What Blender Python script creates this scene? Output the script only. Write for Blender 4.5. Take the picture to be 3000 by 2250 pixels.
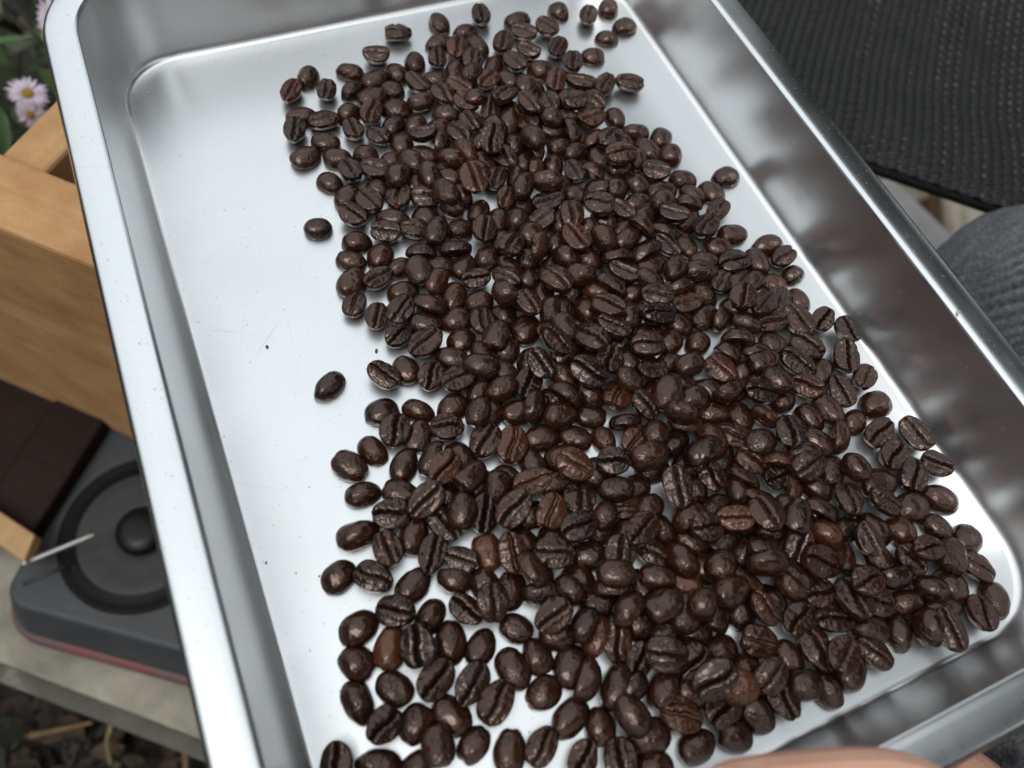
import bpy, bmesh, math, random
from mathutils import Vector, Matrix, Quaternion, noise

random.seed(11)
for o in list(bpy.data.objects): bpy.data.objects.remove(o)
S = bpy.context.scene
COL = S.collection

# ------------------------------------------------------------------ camera
RIGHT = Vector((0.91717, -0.38803, 0.09010)); DOWN = Vector((-0.30655, -0.83190, -0.46257)); FWD = Vector((0.25442, 0.39669, -0.88199))
CAM = Vector((0.02699, 0.02674, 0.23096)); FPX = 2264.52
cam = bpy.data.objects.new('camera', bpy.data.cameras.new('camera')); COL.objects.link(cam)
cam.matrix_world = Matrix((RIGHT, -DOWN, -FWD)).transposed().to_4x4(); cam.location = CAM
cam.data.sensor_width = 36.0; cam.data.lens = FPX / 3000 * 36
cam.data.clip_start = 0.005; cam.data.clip_end = 400
cam.data.dof.use_dof = True; cam.data.dof.focus_distance = 0.270; cam.data.dof.aperture_fstop = 9.0
S.camera = cam

# ------------------------------------------------------------------ sky, sun, exposure
SUN_EL, SUN_AZ = math.radians(64), math.radians(-118)
w = bpy.data.worlds.new('World'); S.world = w; w.use_nodes = True
nt = w.node_tree; nt.nodes.clear()
sky = nt.nodes.new('ShaderNodeTexSky'); sky.sky_type = 'NISHITA'; sky.sun_disc = False
sky.sun_elevation = SUN_EL; sky.sun_rotation = SUN_AZ; sky.dust_density = 4.0; sky.ozone_density = 1.0
tc = nt.nodes.new('ShaderNodeTexCoord'); nz = nt.nodes.new('ShaderNodeTexNoise')
nz.inputs['Scale'].default_value = 1.6; nz.inputs['Detail'].default_value = 5
rp = nt.nodes.new('ShaderNodeValToRGB'); rp.color_ramp.elements[0].position = .3; rp.color_ramp.elements[1].position = .7
rp.color_ramp.elements[0].color = (4.6, 4.85, 5.0, 1); rp.color_ramp.elements[1].color = (6.6, 6.85, 6.95, 1)
mx = nt.nodes.new('ShaderNodeMix'); mx.data_type = 'RGBA'; mx.inputs[0].default_value = .88
bg = nt.nodes.new('ShaderNodeBackground'); bg.inputs['Strength'].default_value = 0.12
ow = nt.nodes.new('ShaderNodeOutputWorld')
nt.links.new(tc.outputs['Generated'], nz.inputs['Vector']); nt.links.new(nz.outputs['Fac'], rp.inputs['Fac'])
# an overcast sky is about twice as bright overhead as low down
sx = nt.nodes.new('ShaderNodeSeparateXYZ'); mr = nt.nodes.new('ShaderNodeMapRange'); vm = nt.nodes.new('ShaderNodeVectorMath'); vm.operation = 'SCALE'
mr.inputs[1].default_value = 0; mr.inputs[2].default_value = 1; mr.inputs[3].default_value = .62; mr.inputs[4].default_value = 1.75
nt.links.new(tc.outputs['Generated'], sx.inputs[0]); nt.links.new(sx.outputs['Z'], mr.inputs[0])
nt.links.new(rp.outputs['Color'], vm.inputs[0]); nt.links.new(mr.outputs[0], vm.inputs['Scale'])
nt.links.new(sky.outputs['Color'], mx.inputs[6]); nt.links.new(vm.outputs[0], mx.inputs[7])
nt.links.new(mx.outputs[2], bg.inputs['Color']); nt.links.new(bg.outputs['Background'], ow.inputs['Surface'])
sun = bpy.data.objects.new('sun', bpy.data.lights.new('sun', 'SUN')); COL.objects.link(sun)
sun.data.energy = 0.7; sun.data.angle = math.radians(22); sun.data.color = (1, .97, .92)
sd = Vector((math.sin(SUN_AZ) * math.cos(SUN_EL), math.cos(SUN_AZ) * math.cos(SUN_EL), math.sin(SUN_EL)))
sun.rotation_euler = sd.to_track_quat('Z', 'Y').to_euler()
S.view_settings.view_transform = 'Standard'; S.view_settings.look = 'None'
S.view_settings.exposure = 0.36; S.view_settings.gamma = 1.0
S.render.engine = 'CYCLES'
S.cycles.max_bounces = 6; S.cycles.diffuse_bounces = 3; S.cycles.glossy_bounces = 5; S.cycles.transmission_bounces = 1

def at(px, py, z):
    """the point of the place at height z that the photograph shows at this spot (2212 x 1659 grid)"""
    k = 3000 / 2212
    d = RIGHT * ((px * k - 1500) / FPX) + DOWN * ((py * k - 1125) / FPX) + FWD
    return CAM + d * ((z - CAM.z) / d.z)

# ------------------------------------------------------------------ helpers
def thing(o, label, cat, group=None):
    o['label'] = label; o['category'] = cat
    if group: o['group'] = group
    return o
def empty(name, loc, label, cat, group=None):
    o = bpy.data.objects.new(name, None); o.location = loc; o.empty_display_size = .02; COL.objects.link(o)
    return thing(o, label, cat, group)
def link(name, me, mat=None, parent=None, kind=None):
    o = bpy.data.objects.new(name, me); COL.objects.link(o)
    if mat: me.materials.clear(); me.materials.append(mat)
    if parent:
        o.parent = parent; o.matrix_parent_inverse = Matrix.Translation(parent.location).inverted()
    if kind: o['kind'] = kind
    return o
def mesh(name, vs, fs, smooth=True):
    me = bpy.data.meshes.new(name); me.from_pydata([tuple(v) for v in vs], [], fs); me.update()
    if smooth: me.polygons.foreach_set('use_smooth', [True] * len(me.polygons))
    return me
def bm_mesh(name, bm, smooth=True):
    me = bpy.data.meshes.new(name); bm.to_mesh(me); bm.free()
    if smooth: me.polygons.foreach_set('use_smooth', [True] * len(me.polygons))
    return me
def hexa(bm, a, u, v, w_):
    """a box from corner a along three edge vectors"""
    a, u, v, w_ = map(Vector, (a, u, v, w_))
    P = [bm.verts.new(a + i * u + j * v + k * w_) for k in (0, 1) for j in (0, 1) for i in (0, 1)]
    for f in ((0, 2, 3, 1), (4, 5, 7, 6), (0, 1, 5, 4), (2, 6, 7, 3), (0, 4, 6, 2), (1, 3, 7, 5)):
        bm.faces.new([P[i] for i in f])
def box(name, a, u, v, w_, mat, parent=None, bev=.002, seg=2, kind=None, rough=0.0, cuts=0):
    bm = bmesh.new(); hexa(bm, a, u, v, w_); bmesh.ops.recalc_face_normals(bm, faces=bm.faces)
    if bev: bmesh.ops.bevel(bm, geom=bm.edges[:], offset=bev, segments=seg, affect='EDGES', profile=.5)
    if cuts: bmesh.ops.subdivide_edges(bm, edges=bm.edges[:], cuts=cuts, use_grid_fill=True)
    if rough:
        for vv in bm.verts: vv.co += noise.noise_vector(vv.co * 40) * rough
    return link(name, bm_mesh(name, bm, False), mat, parent, kind)
def tube(path, radii, seg=10, cap=True):
    """vertices and faces of a tube along a path"""
    vs, fs = [], []
    path = [Vector(p) for p in path]; up = Vector((.13, .21, .97)).normalized()
    for i, p in enumerate(path):
        t = (path[min(i + 1, len(path) - 1)] - path[max(i - 1, 0)]).normalized()
        x = t.cross(up)
        if x.length < 1e-4: x = t.cross(Vector((1, 0, 0)))
        x.normalize(); y = x.cross(t); r = radii[i] if hasattr(radii, '__len__') else radii
        for k in range(seg):
            a = 2 * math.pi * k / seg; vs.append(p + (x * math.cos(a) + y * math.sin(a)) * r)
    for i in range(len(path) - 1):
        for k in range(seg):
            fs.append((i * seg + k, i * seg + (k + 1) % seg, (i + 1) * seg + (k + 1) % seg, (i + 1) * seg + k))
    if cap:
        fs.append(tuple(range(seg - 1, -1, -1))); fs.append(tuple((len(path) - 1) * seg + k for k in range(seg)))
    return vs, fs
def curve_pts(pts, n=12):
    """smooth path through points"""
    P = [Vector(p) for p in pts]; P = [2 * P[0] - P[1]] + P + [2 * P[-1] - P[-2]]; out = []
    for i in range(1, len(P) - 2):
        for k in range(n):
            t = k / n
            out.append(.5 * ((2 * P[i]) + (P[i + 1] - P[i - 1]) * t + (2 * P[i - 1] - 5 * P[i] + 4 * P[i + 1] - P[i + 2]) * t * t + (3 * P[i] - P[i - 1] - 3 * P[i + 1] + P[i + 2]) * t ** 3))
    out.append(P[-2]); return out

# ------------------------------------------------------------------ materials
class NT:
    def __init__(s, name):
        s.m = bpy.data.materials.new(name); s.m.use_nodes = True; s.t = s.m.node_tree
        s.b = s.t.nodes['Principled BSDF']; s.tc = s.t.nodes.new('ShaderNodeTexCoord')
    def n(s, typ, **kw):
        x = s.t.nodes.new('ShaderNode' + typ)
        for k, v in kw.items():
            if k in x.inputs: x.inputs[k].default_value = v
            else: setattr(x, k, v)
        return x
    def l(s, a, b): s.t.links.new(a, b)
    def set(s, **kw):
        for k, v in kw.items(): s.b.inputs[k.replace('_', ' ')].default_value = v
        return s
    def vec(s, scale=(1, 1, 1), rot=(0, 0, 0), src='Object'):
        m = s.n('Mapping'); m.inputs['Scale'].default_value = scale; m.inputs['Rotation'].default_value = rot
        s.l(s.tc.outputs[src], m.inputs['Vector']); return m.outputs['Vector']
    def noise(s, scale, detail=4, vec=None, rough=.5, dist=0.0):
        x = s.n('TexNoise'); x.inputs['Scale'].default_value = scale; x.inputs['Detail'].default_value = detail
        x.inputs['Roughness'].default_value = rough; x.inputs['Distortion'].default_value = dist
        s.l(vec if vec is not None else s.vec(), x.inputs['Vector']); return x.outputs['Fac']
    def ramp(s, fac, stops):
        r = s.n('ValToRGB'); e = r.color_ramp.elements
        while len(e) < len(stops): e.new(.5)
        for i, (p, c) in enumerate(stops): e[i].position = p; e[i].color = (*c, 1) if len(c) == 3 else c
        s.l(fac, r.inputs['Fac']); return r.outputs['Color']
    def map(s, fac, lo, hi, a=0.0, b=1.0):
        r = s.n('MapRange'); r.inputs[1].default_value = a; r.inputs[2].default_value = b
        r.inputs[3].default_value = lo; r.inputs[4].default_value = hi; s.l(fac, r.inputs[0]); return r.outputs[0]
    def mul(s, a, b, op='MULTIPLY'):
        r = s.n('Math'); r.operation = op
        for i, v in enumerate((a, b)):
            if isinstance(v, (int, float)): r.inputs[i].default_value = v
            else: s.l(v, r.inputs[i])
        return r.outputs[0]
    def mix(s, fac, a, b, blend='MIX'):
        r = s.n('Mix'); r.data_type = 'RGBA'; r.blend_type = blend
        for i, v in ((0, fac), (6, a), (7, b)):
            if isinstance(v, (int, float)): r.inputs[i].default_value = v
            elif isinstance(v, tuple): r.inputs[i].default_value = (*v, 1)
            else: s.l(v, r.inputs[i])
        return r.outputs[2]
    def bump(s, h, dist, strength=1.0, prev=None):
        b = s.n('Bump'); b.inputs['Distance'].default_value = dist; b.inputs['Strength'].default_value = strength
        s.l(h, b.inputs['Height'])
        if prev is not None: s.l(prev, b.inputs['Normal'])
        return b.outputs['Normal']
    def out(s, color=None, rough=None, normal=None):
        if color is not None: s.l(color, s.b.inputs['Base Color'])
        if rough is not None: s.l(rough, s.b.inputs['Roughness'])
        if normal is not None: s.l(normal, s.b.inputs['Normal'])
        return s.m

def steel(name, axis, rough0, rough1, lo=(.71, .735, .745), hi=(.56, .575, .57)):
    """brushed, scratched tray metal; axis = direction of the brush lines"""
    s = NT(name).set(Metallic=1.0)
    sc = (3, 260, 40) if axis == 'x' else (260, 3, 40)
    if axis == 'z': sc = (20, 20, 900)
    br = s.noise(1.0, 3, s.vec(sc))
    sm = s.noise(14, 5, rough=.6)                       # finger smears
    sp = s.noise(900, 1)                                # pits and dust
    # fine crooked scratches in several directions
    scr = None
    for k, (a, sx, th) in enumerate(((.5, 7, .0026), (1.9, 6, .0022), (2.7, 8, .0018))):
        v = s.vec((1, 1, 1), (0, 0, a))
        d = s.n('TexNoise'); d.inputs['Scale'].default_value = 9; d.inputs['Detail'].default_value = 1; s.l(v, d.inputs['Vector'])
        ma = s.n('VectorMath'); ma.operation = 'MULTIPLY_ADD'; ma.inputs[1].default_value = (.02, .02, 0)
        s.l(d.outputs['Color'], ma.inputs[0]); s.l(v, ma.inputs[2])
        mp = s.n('Mapping'); mp.inputs['Scale'].default_value = (sx * .7, sx * 7, 1); mp.inputs['Location'].default_value = (k * 3.1, k * 1.7, 0)
        s.l(ma.outputs[0], mp.inputs['Vector'])
        vo = s.n('TexVoronoi'); vo.feature = 'DISTANCE_TO_EDGE'; vo.inputs['Scale'].default_value = 1.0
        s.l(mp.outputs[0], vo.inputs['Vector'])
        line = s.map(vo.outputs['Distance'], 1, 0, 0, th * 1.6)
        brk = s.map(s.noise(22 + 5 * k, 2, v), 0, 1,   .55, .64)
        line = s.mul(line, brk)
        scr = line if scr is None else s.mul(scr, line, 'MAXIMUM')
    col = s.mix(s.map(sm, 0, .25, .45, .75), lo, hi)
    col = s.mix(s.mul(scr, .5 if axis != 'z' else .08), col, (.45, .44, .43))
    pit = s.map(sp, 0, 1, .735, .76)
    col = s.mix(s.mul(pit, .22 if axis == 'z' else .5), col, (.22, .21, .19))
    r = s.mul(s.map(sm, rough0, rough1, .35, .7), s.mul(s.mul(br, .05), s.mul(pit, .3), 'ADD'), 'ADD')
    nb = s.bump(br, .00003, .35 if axis != 'z' else .14)
    nb = s.bump(s.noise(30, 3), .00025, .35, nb)
    return s.out(col, r, nb)
M_FLOOR = steel('brushed_metal_floor', 'x', .32, .41)
M_WALL = steel('brushed_metal_wall', 'z', .25, .33, (.82, .82, .82), (.74, .74, .735))
M_RIM = steel('worn_metal_rim', 'y', .20, .30, (.71, .735, .745), (.56, .575, .57))

def bean_mat(name, src):
    s = NT(name)
    s.set(Specular_IOR_Level=.5, Specular_Tint=(1, .79, .71, 1))
    if src == 'object':
        oi = s.n('ObjectInfo'); tone = oi.outputs['Color']; rnd = oi.outputs['Random']
    else:
        at_ = s.n('Attribute'); at_.attribute_name = 'tone'; tone = at_.outputs['Color']; rnd = None
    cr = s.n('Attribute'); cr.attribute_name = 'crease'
    v = s.vec()
    if rnd is not None:
        ad = s.n('VectorMath'); ad.operation = 'MULTIPLY_ADD'; ad.inputs[1].default_value = (.07, .05, .09)
        cb = s.n('CombineXYZ')
        for i in range(3): s.l(rnd, cb.inputs[i])
        s.l(cb.outputs[0], ad.inputs[0]); s.l(v, ad.inputs[2]); v = ad.outputs[0]
    big = s.noise(180, 2, v)
    wr = s.noise(330, 2, v, .45, .8)
    col = s.mix(s.map(big, 0, .75, .35, .7), tone, (.55, .45, .42), 'MULTIPLY')
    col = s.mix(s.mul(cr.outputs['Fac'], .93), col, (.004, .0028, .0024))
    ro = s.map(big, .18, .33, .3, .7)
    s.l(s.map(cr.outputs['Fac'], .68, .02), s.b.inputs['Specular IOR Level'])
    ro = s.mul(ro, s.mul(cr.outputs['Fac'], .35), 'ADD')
    n1 = s.bump(wr, .0007, .5)
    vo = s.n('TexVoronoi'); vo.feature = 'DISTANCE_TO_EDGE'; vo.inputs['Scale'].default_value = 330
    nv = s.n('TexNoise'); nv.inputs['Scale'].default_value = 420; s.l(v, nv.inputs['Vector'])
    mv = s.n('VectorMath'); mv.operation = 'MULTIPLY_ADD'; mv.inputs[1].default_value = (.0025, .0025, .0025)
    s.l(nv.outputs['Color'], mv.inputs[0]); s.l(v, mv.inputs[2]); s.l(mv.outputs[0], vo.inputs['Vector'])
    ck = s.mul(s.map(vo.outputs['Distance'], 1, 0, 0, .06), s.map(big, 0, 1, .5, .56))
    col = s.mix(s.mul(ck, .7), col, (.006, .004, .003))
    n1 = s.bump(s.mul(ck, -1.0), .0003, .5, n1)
    return s.out(col, ro, n1)
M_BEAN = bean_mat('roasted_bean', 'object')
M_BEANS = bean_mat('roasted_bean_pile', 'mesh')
def plain(name, stops, scale, rough, bumpd=0, bscale=None, stretch=(1, 1, 1), rot=(0, 0, 0), spec=.5, metal=0.0, detail=5):
    s = NT(name).set(Specular_IOR_Level=spec, Metallic=metal)
    v = s.vec(stretch, rot)
    f = s.noise(scale, detail, v, .55, .3)
    nb = s.bump(s.noise(bscale or scale * 6, 4, v), bumpd) if bumpd else None
    s.set(Roughness=rough)
    return s.out(s.ramp(f, stops), None, nb)
M_SKIN_CHAFF = plain('silverskin', [(.35, (.045, .020, .010)), (.65, (.23, .12, .05))], 500, .6, .0002)
M_CHAFF = plain('chaff', [(.3, (.20, .075, .025)), (.7, (.38, .17, .06))], 600, .6, .0002)
M_CRUMB = plain('crumb_dark', [(.3, (.05, .035, .02)), (.7, (.13, .09, .05))], 900, .7, .0002)
M_PALE = plain('crumb_pale', [(.3, (.42, .40, .34)), (.7, (.62, .60, .55))], 700, .6, .0002)

# ------------------------------------------------------------------ ground, paving and kerb
GZ = -0.62
def ground():
    vs, fs = [], []
    n = 60; ext = [(-1 if i < n else 1) * (abs(i - n) / n) ** 3 * 120 for i in range(2 * n + 1)]
    for j, y in enumerate(ext):
        for i, x in enumerate(ext):
            vs.append((x, y, GZ + noise.noise(Vector((x * 6, y * 6, 0))) * .012 + noise.noise(Vector((x * 30, y * 30, 3))) * .004))
    q = 2 * n + 1
    for j in range(q - 1):
        for i in range(q - 1): fs.append((j * q + i, j * q + i + 1, (j + 1) * q + i + 1, (j + 1) * q + i))
    s = NT('damp_soil'); f = s.noise(9, 8, None, .7); g = s.noise(160, 5)
    col = s.ramp(f, [(.3, (.010, .008, .006)), (.55, (.026, .019, .013)), (.8, (.055, .040, .026))])
    s.set(Roughness=.85); s.out(col, None, s.bump(g, .006))
    link('ground', mesh('ground', vs, fs), s.m, None, 'structure')
ground()
def leaf_shape(L, W, bend):
    """one bent leaf along x as local points and faces"""
    xs = [0, .22, .5, .78, 1]; ws = [.05, .75, 1, .62, .03]; vs = []
    for x, q in zip(xs, ws):
        z = -bend * x * x * L
        vs += [(x * L, -q * W / 2, z + .12 * W), (x * L, 0, z), (x * L, q * W / 2, z + .12 * W)]
    fs = []
    for i in range(4):
        b = 3 * i
        fs += [(b, b + 3, b + 4, b + 1), (b + 1, b + 4, b + 5, b + 2)]
    return vs, fs
def scatter(name, spots, mat, tones, parent=None, kind=None):
    """many leaves in one mesh: spots = (point, yaw, pitch, roll, length, width, bend)"""
    vs, fs, cols = [], [], []
    for (p, ya, pi_, ro, L, W_, be) in spots:
        lv, lf = leaf_shape(L, W_, be); R = Matrix.Rotation(ya, 3, 'Z') @ Matrix.Rotation(pi_, 3, 'Y') @ Matrix.Rotation(ro, 3, 'X'); b = len(vs)
        vs += [Vector(p) + R @ Vector(q) for q in lv]; fs += [tuple(b + i for i in f) for f in lf]
        c = random.choice(tones); k = random.uniform(.7, 1.25); cols += [(c[0] * k, c[1] * k, c[2] * k, 1)] * len(lv)
    me = mesh(name, vs, fs); a = me.color_attributes.new('tone', 'FLOAT_COLOR', 'POINT')
    a.data.foreach_set('color', [x for c in cols for x in c])
    return link(name, me, mat, parent, kind)
def leaf_mat(name, rough):
    s = NT(name); t = s.n('Attribute'); t.attribute_name = 'tone'
    s.set(Roughness=rough); c = s.mix(s.map(s.noise(150, 4), 0, .6), t.outputs['Color'], (.45, .45, .4), 'MULTIPLY')
    return s.out(c, None, s.bump(s.noise(400, 3), .0008))
M_LEAF = leaf_mat('green_leaf', .5); M_DRY = leaf_mat('dry_leaf', .8)
GREENS = [(.032, .075, .020), (.050, .105, .026), (.024, .055, .018), (.065, .11, .032), (.05, .06, .025)]
BROWNS = [(.045, .026, .016), (.028, .018, .012), (.075, .045, .027), (.02, .014, .010), (.12, .085, .055), (.04, .03, .018), (.018, .022, .010), (.025, .017, .011)]
spots = []
for i in range(4200):
    x = random.uniform(-.75, .05); y = random.uniform(-.05, .75)
    L = random.uniform(.008, .034)
    spots.append(((x, y, GZ + random.uniform(.004, .03)), random.uniform(0, 6.3), random.uniform(-.5, .5), random.uniform(-.7, .7), L, L * random.uniform(.3, .7), random.uniform(-.3, .6)))
scatter('leaf_litter', spots, M_DRY, BROWNS, None, 'stuff')
def twig(pts, r, label, mat, group=None):
    p = curve_pts(pts, 8); vs, fs = tube(p, [r * (1 - .5 * i / len(p)) for i in range(len(p))], 7)
    return thing(link('dry_stem', mesh('dry_stem', vs, fs), mat), label, 'stem', group)
M_STEM = plain('dry_stem', [(.3, (.20, .16, .06)), (.7, (.34, .28, .12))], 60, .7, .001)
M_STEM2 = plain('brown_stem', [(.3, (.12, .075, .035)), (.7, (.24, .15, .07))], 60, .7, .001)
g0 = GZ + .02
twig([at(118, 1500, g0 + .02), at(190, 1522, g0 + .05), at(238, 1560, g0 + .05), at(232, 1600, g0 + .03), at(240, 1652, g0)], .0032, 'pale yellowish dry stem bent like a hook on the dark litter', M_STEM)
twig([at(60, 1590, g0), at(120, 1578, g0 + .02), at(200, 1560, g0 + .03)], .0035, 'brown dry stem lying across the leaf litter below the bench edge', M_STEM2)
twig([at(398, 1590, g0), at(402, 1640, g0 + .01), at(400, 1700, g0)], .004, 'short brown stem lying beside the tray edge at the bottom', M_STEM2)

# cream paving beyond the kerb, each stone a piece
pav = box('pavement', (.86, -.3, GZ), (1.2, 0, 0), (0, 1.6, 0), (0, 0, .035), plain('joint_dirt', [(.3, (.075, .040, .018)), (.7, (.17, .10, .05))], 40, .9, .004), None, 0, 1, 'structure')
M_STONE = plain('cream_stone', [(.25, (.46, .39, .28)), (.5, (.58, .52, .42)), (.8, (.66, .61, .52))], 22, .85, .003)
d1 = (at(2060, 560, -.56) - at(2037, 425, -.56)); d1.z = 0; d1.normalize(); d2 = Vector((-d1.y, d1.x, 0))
org = at(2046, 490, -.56)
for i in range(-1, 4):
    for j in range(-3, 4):
        if i * j == 99: continue
        a = org + d2 * (.014 + i * .115) + d1 * (-.085 + j * .185 + (i % 2) * .06)
        a.z = GZ + .02
        bm = bmesh.new(); hexa(bm, a, d1 * random.uniform(.155, .168), d2 * random.uniform(.082, .092), (0, 0, .045 + random.uniform(0, .006)))
        bmesh.ops.recalc_face_normals(bm, faces=bm.faces); bmesh.ops.bevel(bm, geom=bm.edges[:], offset=.012, segments=3, affect='EDGES')
        bmesh.ops.subdivide_edges(bm, edges=bm.edges[:], cuts=1, use_grid_fill=True)
        for vv in bm.verts: vv.co += noise.noise_vector(vv.co * 22) * .007
        link('stone', bm_mesh('stone', bm), M_STONE, pav)
ka = at(1925, 372, -.5); kb = at(2110, 545, -.5); kd = (kb - ka).normalized(); kn = Vector((-kd.y, kd.x, 0)) * -1
kerb = box('kerb', Vector((ka.x, ka.y, GZ)) - kd * .0, kd * .55, kn * .085, (0, 0, .12), plain('kerb_concrete', [(.3, (.50, .47, .47)), (.7, (.60, .57, .57))], 30, .8, .001), None, .012, 3)
thing(kerb, 'smooth pinkish grey concrete kerb between tray and cream paving stones', 'kerb')

# ------------------------------------------------------------------ tray
W_, L_, H_, D_ = 0.22, 0.3168, 0.0371, 0.0057
def rloop(off, z, corner=8, edge=(26, 36)):
    """rounded rectangle grown outward by off, counter-clockwise"""
    r = max(.0235 + off, .004); x0, y0, x1, y1 = -off, -off, W_ + off, L_ + off
    cs = [((x1 - r, y0 + r), -90), ((x1 - r, y1 - r), 0), ((x0 + r, y1 - r), 90), ((x0 + r, y0 + r), 180)]
    pts = []
    for q, ((cx, cy), a0) in enumerate(cs):
        arc = [(cx + r * math.cos(math.radians(a0 + 90 * k / (corner * 2))), cy + r * math.sin(math.radians(a0 + 90 * k / (corner * 2)))) for k in range(corner * 2 + 1)]
        pts += arc
        (nx, ny), na = cs[(q + 1) % 4]
        ex, ey = nx + r * math.cos(math.radians(na)), ny + r * math.sin(math.radians(na))
        n = edge[q % 2 == 0]
        for k in range(1, n): pts.append((arc[-1][0] + (ex - arc[-1][0]) * k / n, arc[-1][1] + (ey - arc[-1][1]) * k / n))
    return [Vector((x, y, z)) for x, y in pts]
def loft(name, prof, mat, parent, fill=False, wob=0.0):
    outward = prof[-1][0] > prof[0][0]
    loops = [rloop(o, z) for o, z in prof]; vs, fs = [], []
    for lp in loops: vs += lp
    n = len(loops[0])
    for i in range(len(loops) - 1):
        for k in range(n): fs.append((i * n + k, (i + 1) * n + k, (i + 1) * n + (k + 1) % n, i * n + (k + 1) % n)[::1 if outward else -1])
    if fill: fs.append(tuple((len(loops) - 1) * n + k for k in range(n)))
    if wob:                                              # hand-worn metal is never dead straight
        for v in vs:
            v += Vector((noise.noise(v * 21), noise.noise(v * 21 + Vector((5, 5, 5))), noise.noise(v * 17 + Vector((9, 1, 4))))) * wob
    me = mesh(name, vs, fs)
    o = link(name, me, mat, parent)
    so = o.modifiers.new('thickness', 'SOLIDIFY'); so.thickness = .0006; so.offset = -1; so.use_rim = name == 'rim'
    return o
tray = empty('tray', (W_ / 2, L_ / 2, 0), 'shallow brushed metal tray with rounded corners holding the coffee beans', 'tray')
loft('tray_floor', [(0, 0.0001), (-.0005, .00003), (-.0012, 0), (-.0030, 0)], M_FLOOR, tray, True)
loft('side_wall', [(0, .0001), (.0008, .0003), (.0015, .0009), (.0021, .0018), (.0026, .0030), (.0030, .0045), (.0033, .0062), (.0037, .0090), (.00427, .016), (.00484, .024), (.00537, .0315), (.00566, H_ - .0014)], M_WALL, tray, False, .00012)
loft('rim', [(.00567, H_ - .0013), (.00572, H_ - .0010), (.0060, H_ - .0006), (.0066, H_ - .00028), (.0075, H_ - .00008), (.0088, H_), (.0120, H_), (.0153, H_ - .0001), (.0162, H_ - .0004), (.0169, H_ - .0010), (.0174, H_ - .0020), (.0177, H_ - .0035), (.0174, H_ - .0046), (.0165, H_ - .0053)], M_RIM, tray, False, 0)

# ------------------------------------------------------------------ coffee beans
mm = .001
def bean_mesh(seed, sub):
    rnd = random.Random(seed)
    a = 5.75 * rnd.uniform(.92, 1.08); b = 4.35 * rnd.uniform(.90, 1.06); t = 5.0 * rnd.uniform(.88, 1.10)
    sk = rnd.uniform(-1.1, 1.1); tap = rnd.uniform(-.14, .14); gw = rnd.uniform(.17, .40); gd = rnd.uniform(1.2, 1.9); ph = rnd.uniform(-.5, .5)
    bow = rnd.uniform(-.03, .04); chip = rnd.choice((0, 0, 0, 1)); ca = rnd.uniform(0, 6.28); ear = rnd.choice((0, 0, .5, .9)); of = Vector((rnd.uniform(0, 90), rnd.uniform(0, 90), rnd.uniform(0, 90)))
    bm = bmesh.new(); bmesh.ops.create_icosphere(bm, subdivisions=sub, radius=1)
    cre = []
    for v in bm.verts:
        s = v.co.normalized(); x, y, z = s
        pw = 1.12
        X = a * math.copysign(abs(x) ** .94, x); Y = b * math.copysign(abs(y) ** .96, y) * (1 + tap * x)
        r2 = min(1.0, x * x + y * y); c = 0.0
        if z >= 0: Z = .9 + t * .82 * z ** .92
        else:
            e = (1 - r2) ** .5
            Z = .9 - .95 * abs(z) ** .55
            yg = b * (.13 * sk * math.sin(math.pi * x * .95 + ph) + .04 * ph) + .10 * noise.noise(Vector((x * 5, seed, 0))) * b
            dy = Y - yg; fade = max(0, 1 - abs(x) ** 6) ** .5 * min(1, abs(z) * 3.2)
            g = math.exp(-(dy / gw) ** 2)
            Z += fade * (gd * g - .42 * math.exp(-((abs(dy) - 1.35) / 1.0) ** 2))
            Z += .16 * noise.noise(Vector((x * 8, y * 2.2, 7)) + of) * (1 - g) * fade          # wrinkles across the halves
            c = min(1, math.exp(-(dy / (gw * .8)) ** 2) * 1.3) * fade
        # notch where the crease runs out over the end
        en = max(0, abs(x) - .72) / .28
        X *= 1 - .07 * ear * en * math.exp(-(y / .22) ** 2)
        Z += bow * X * X
        q = Vector((X, Y, Z))
        q += s * (.28 * noise.noise(s * 1.5 + of) + .09 * noise.noise(s * 4 + of) + .035 * noise.noise(s * 9 + of))
        # split from the rim inwards, or a chipped end
        if z < .25:
            dk = (math.atan2(y, x) - ca + math.pi) % (2 * math.pi) - math.pi
            cut = math.exp(-(dk / .10) ** 2) * max(0, min(1, (r2 - .35) / .4)) * (.5 + .5 * chip)
            q.z += .75 * cut; q.x *= 1 - .05 * cut; q.y *= 1 - .05 * cut; c = max(c, .7 * cut)
        if chip and x * math.cos(ca * 2) > .78: q.x *= 1 - .18 * (abs(x) - .78) / .22; q.z += .25 * noise.noise(s * 9 + of)
        v.co = q * mm; cre.append(c)
    me = bm_mesh('coffee_bean', bm); at_ = me.attributes.new('crease', 'FLOAT', 'POINT'); at_.data.foreach_set('value', cre)
    me.materials.append(M_BEAN)
    # strip of silverskin that lies in the crease of this shape
    vs, fs = [], []
    for k in range(15):
        x = -.8 + 1.6 * k / 14; yg = b * (.13 * sk * math.sin(math.pi * x * .95 + ph) + .04 * ph) + .10 * noise.noise(Vector((x * 5, seed, 0))) * b
        wd = (.20 + .13 * noise.noise(Vector((x * 9, seed, 3)))) * (1 - abs(x) ** 4)
        zz = .9 - .95 + .62 * gd * (1 - .5 * x * x) + bow * (a * x) ** 2 + .12 * noise.noise(Vector((x * 12, 3, seed)))
        vs += [Vector((a * x, yg - wd, zz)) * mm, Vector((a * x, yg, zz - .18)) * mm, Vector((a * x, yg + wd, zz)) * mm]
    for k in range(14):
        q = 3 * k; fs += [(q, q + 1, q + 4, q + 3), (q + 1, q + 2, q + 5, q + 4)]
    sk_me = mesh('silverskin', vs, fs); sk_me.materials.append(M_SKIN_CHAFF)
    return me, sk_me
NV = 22
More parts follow.
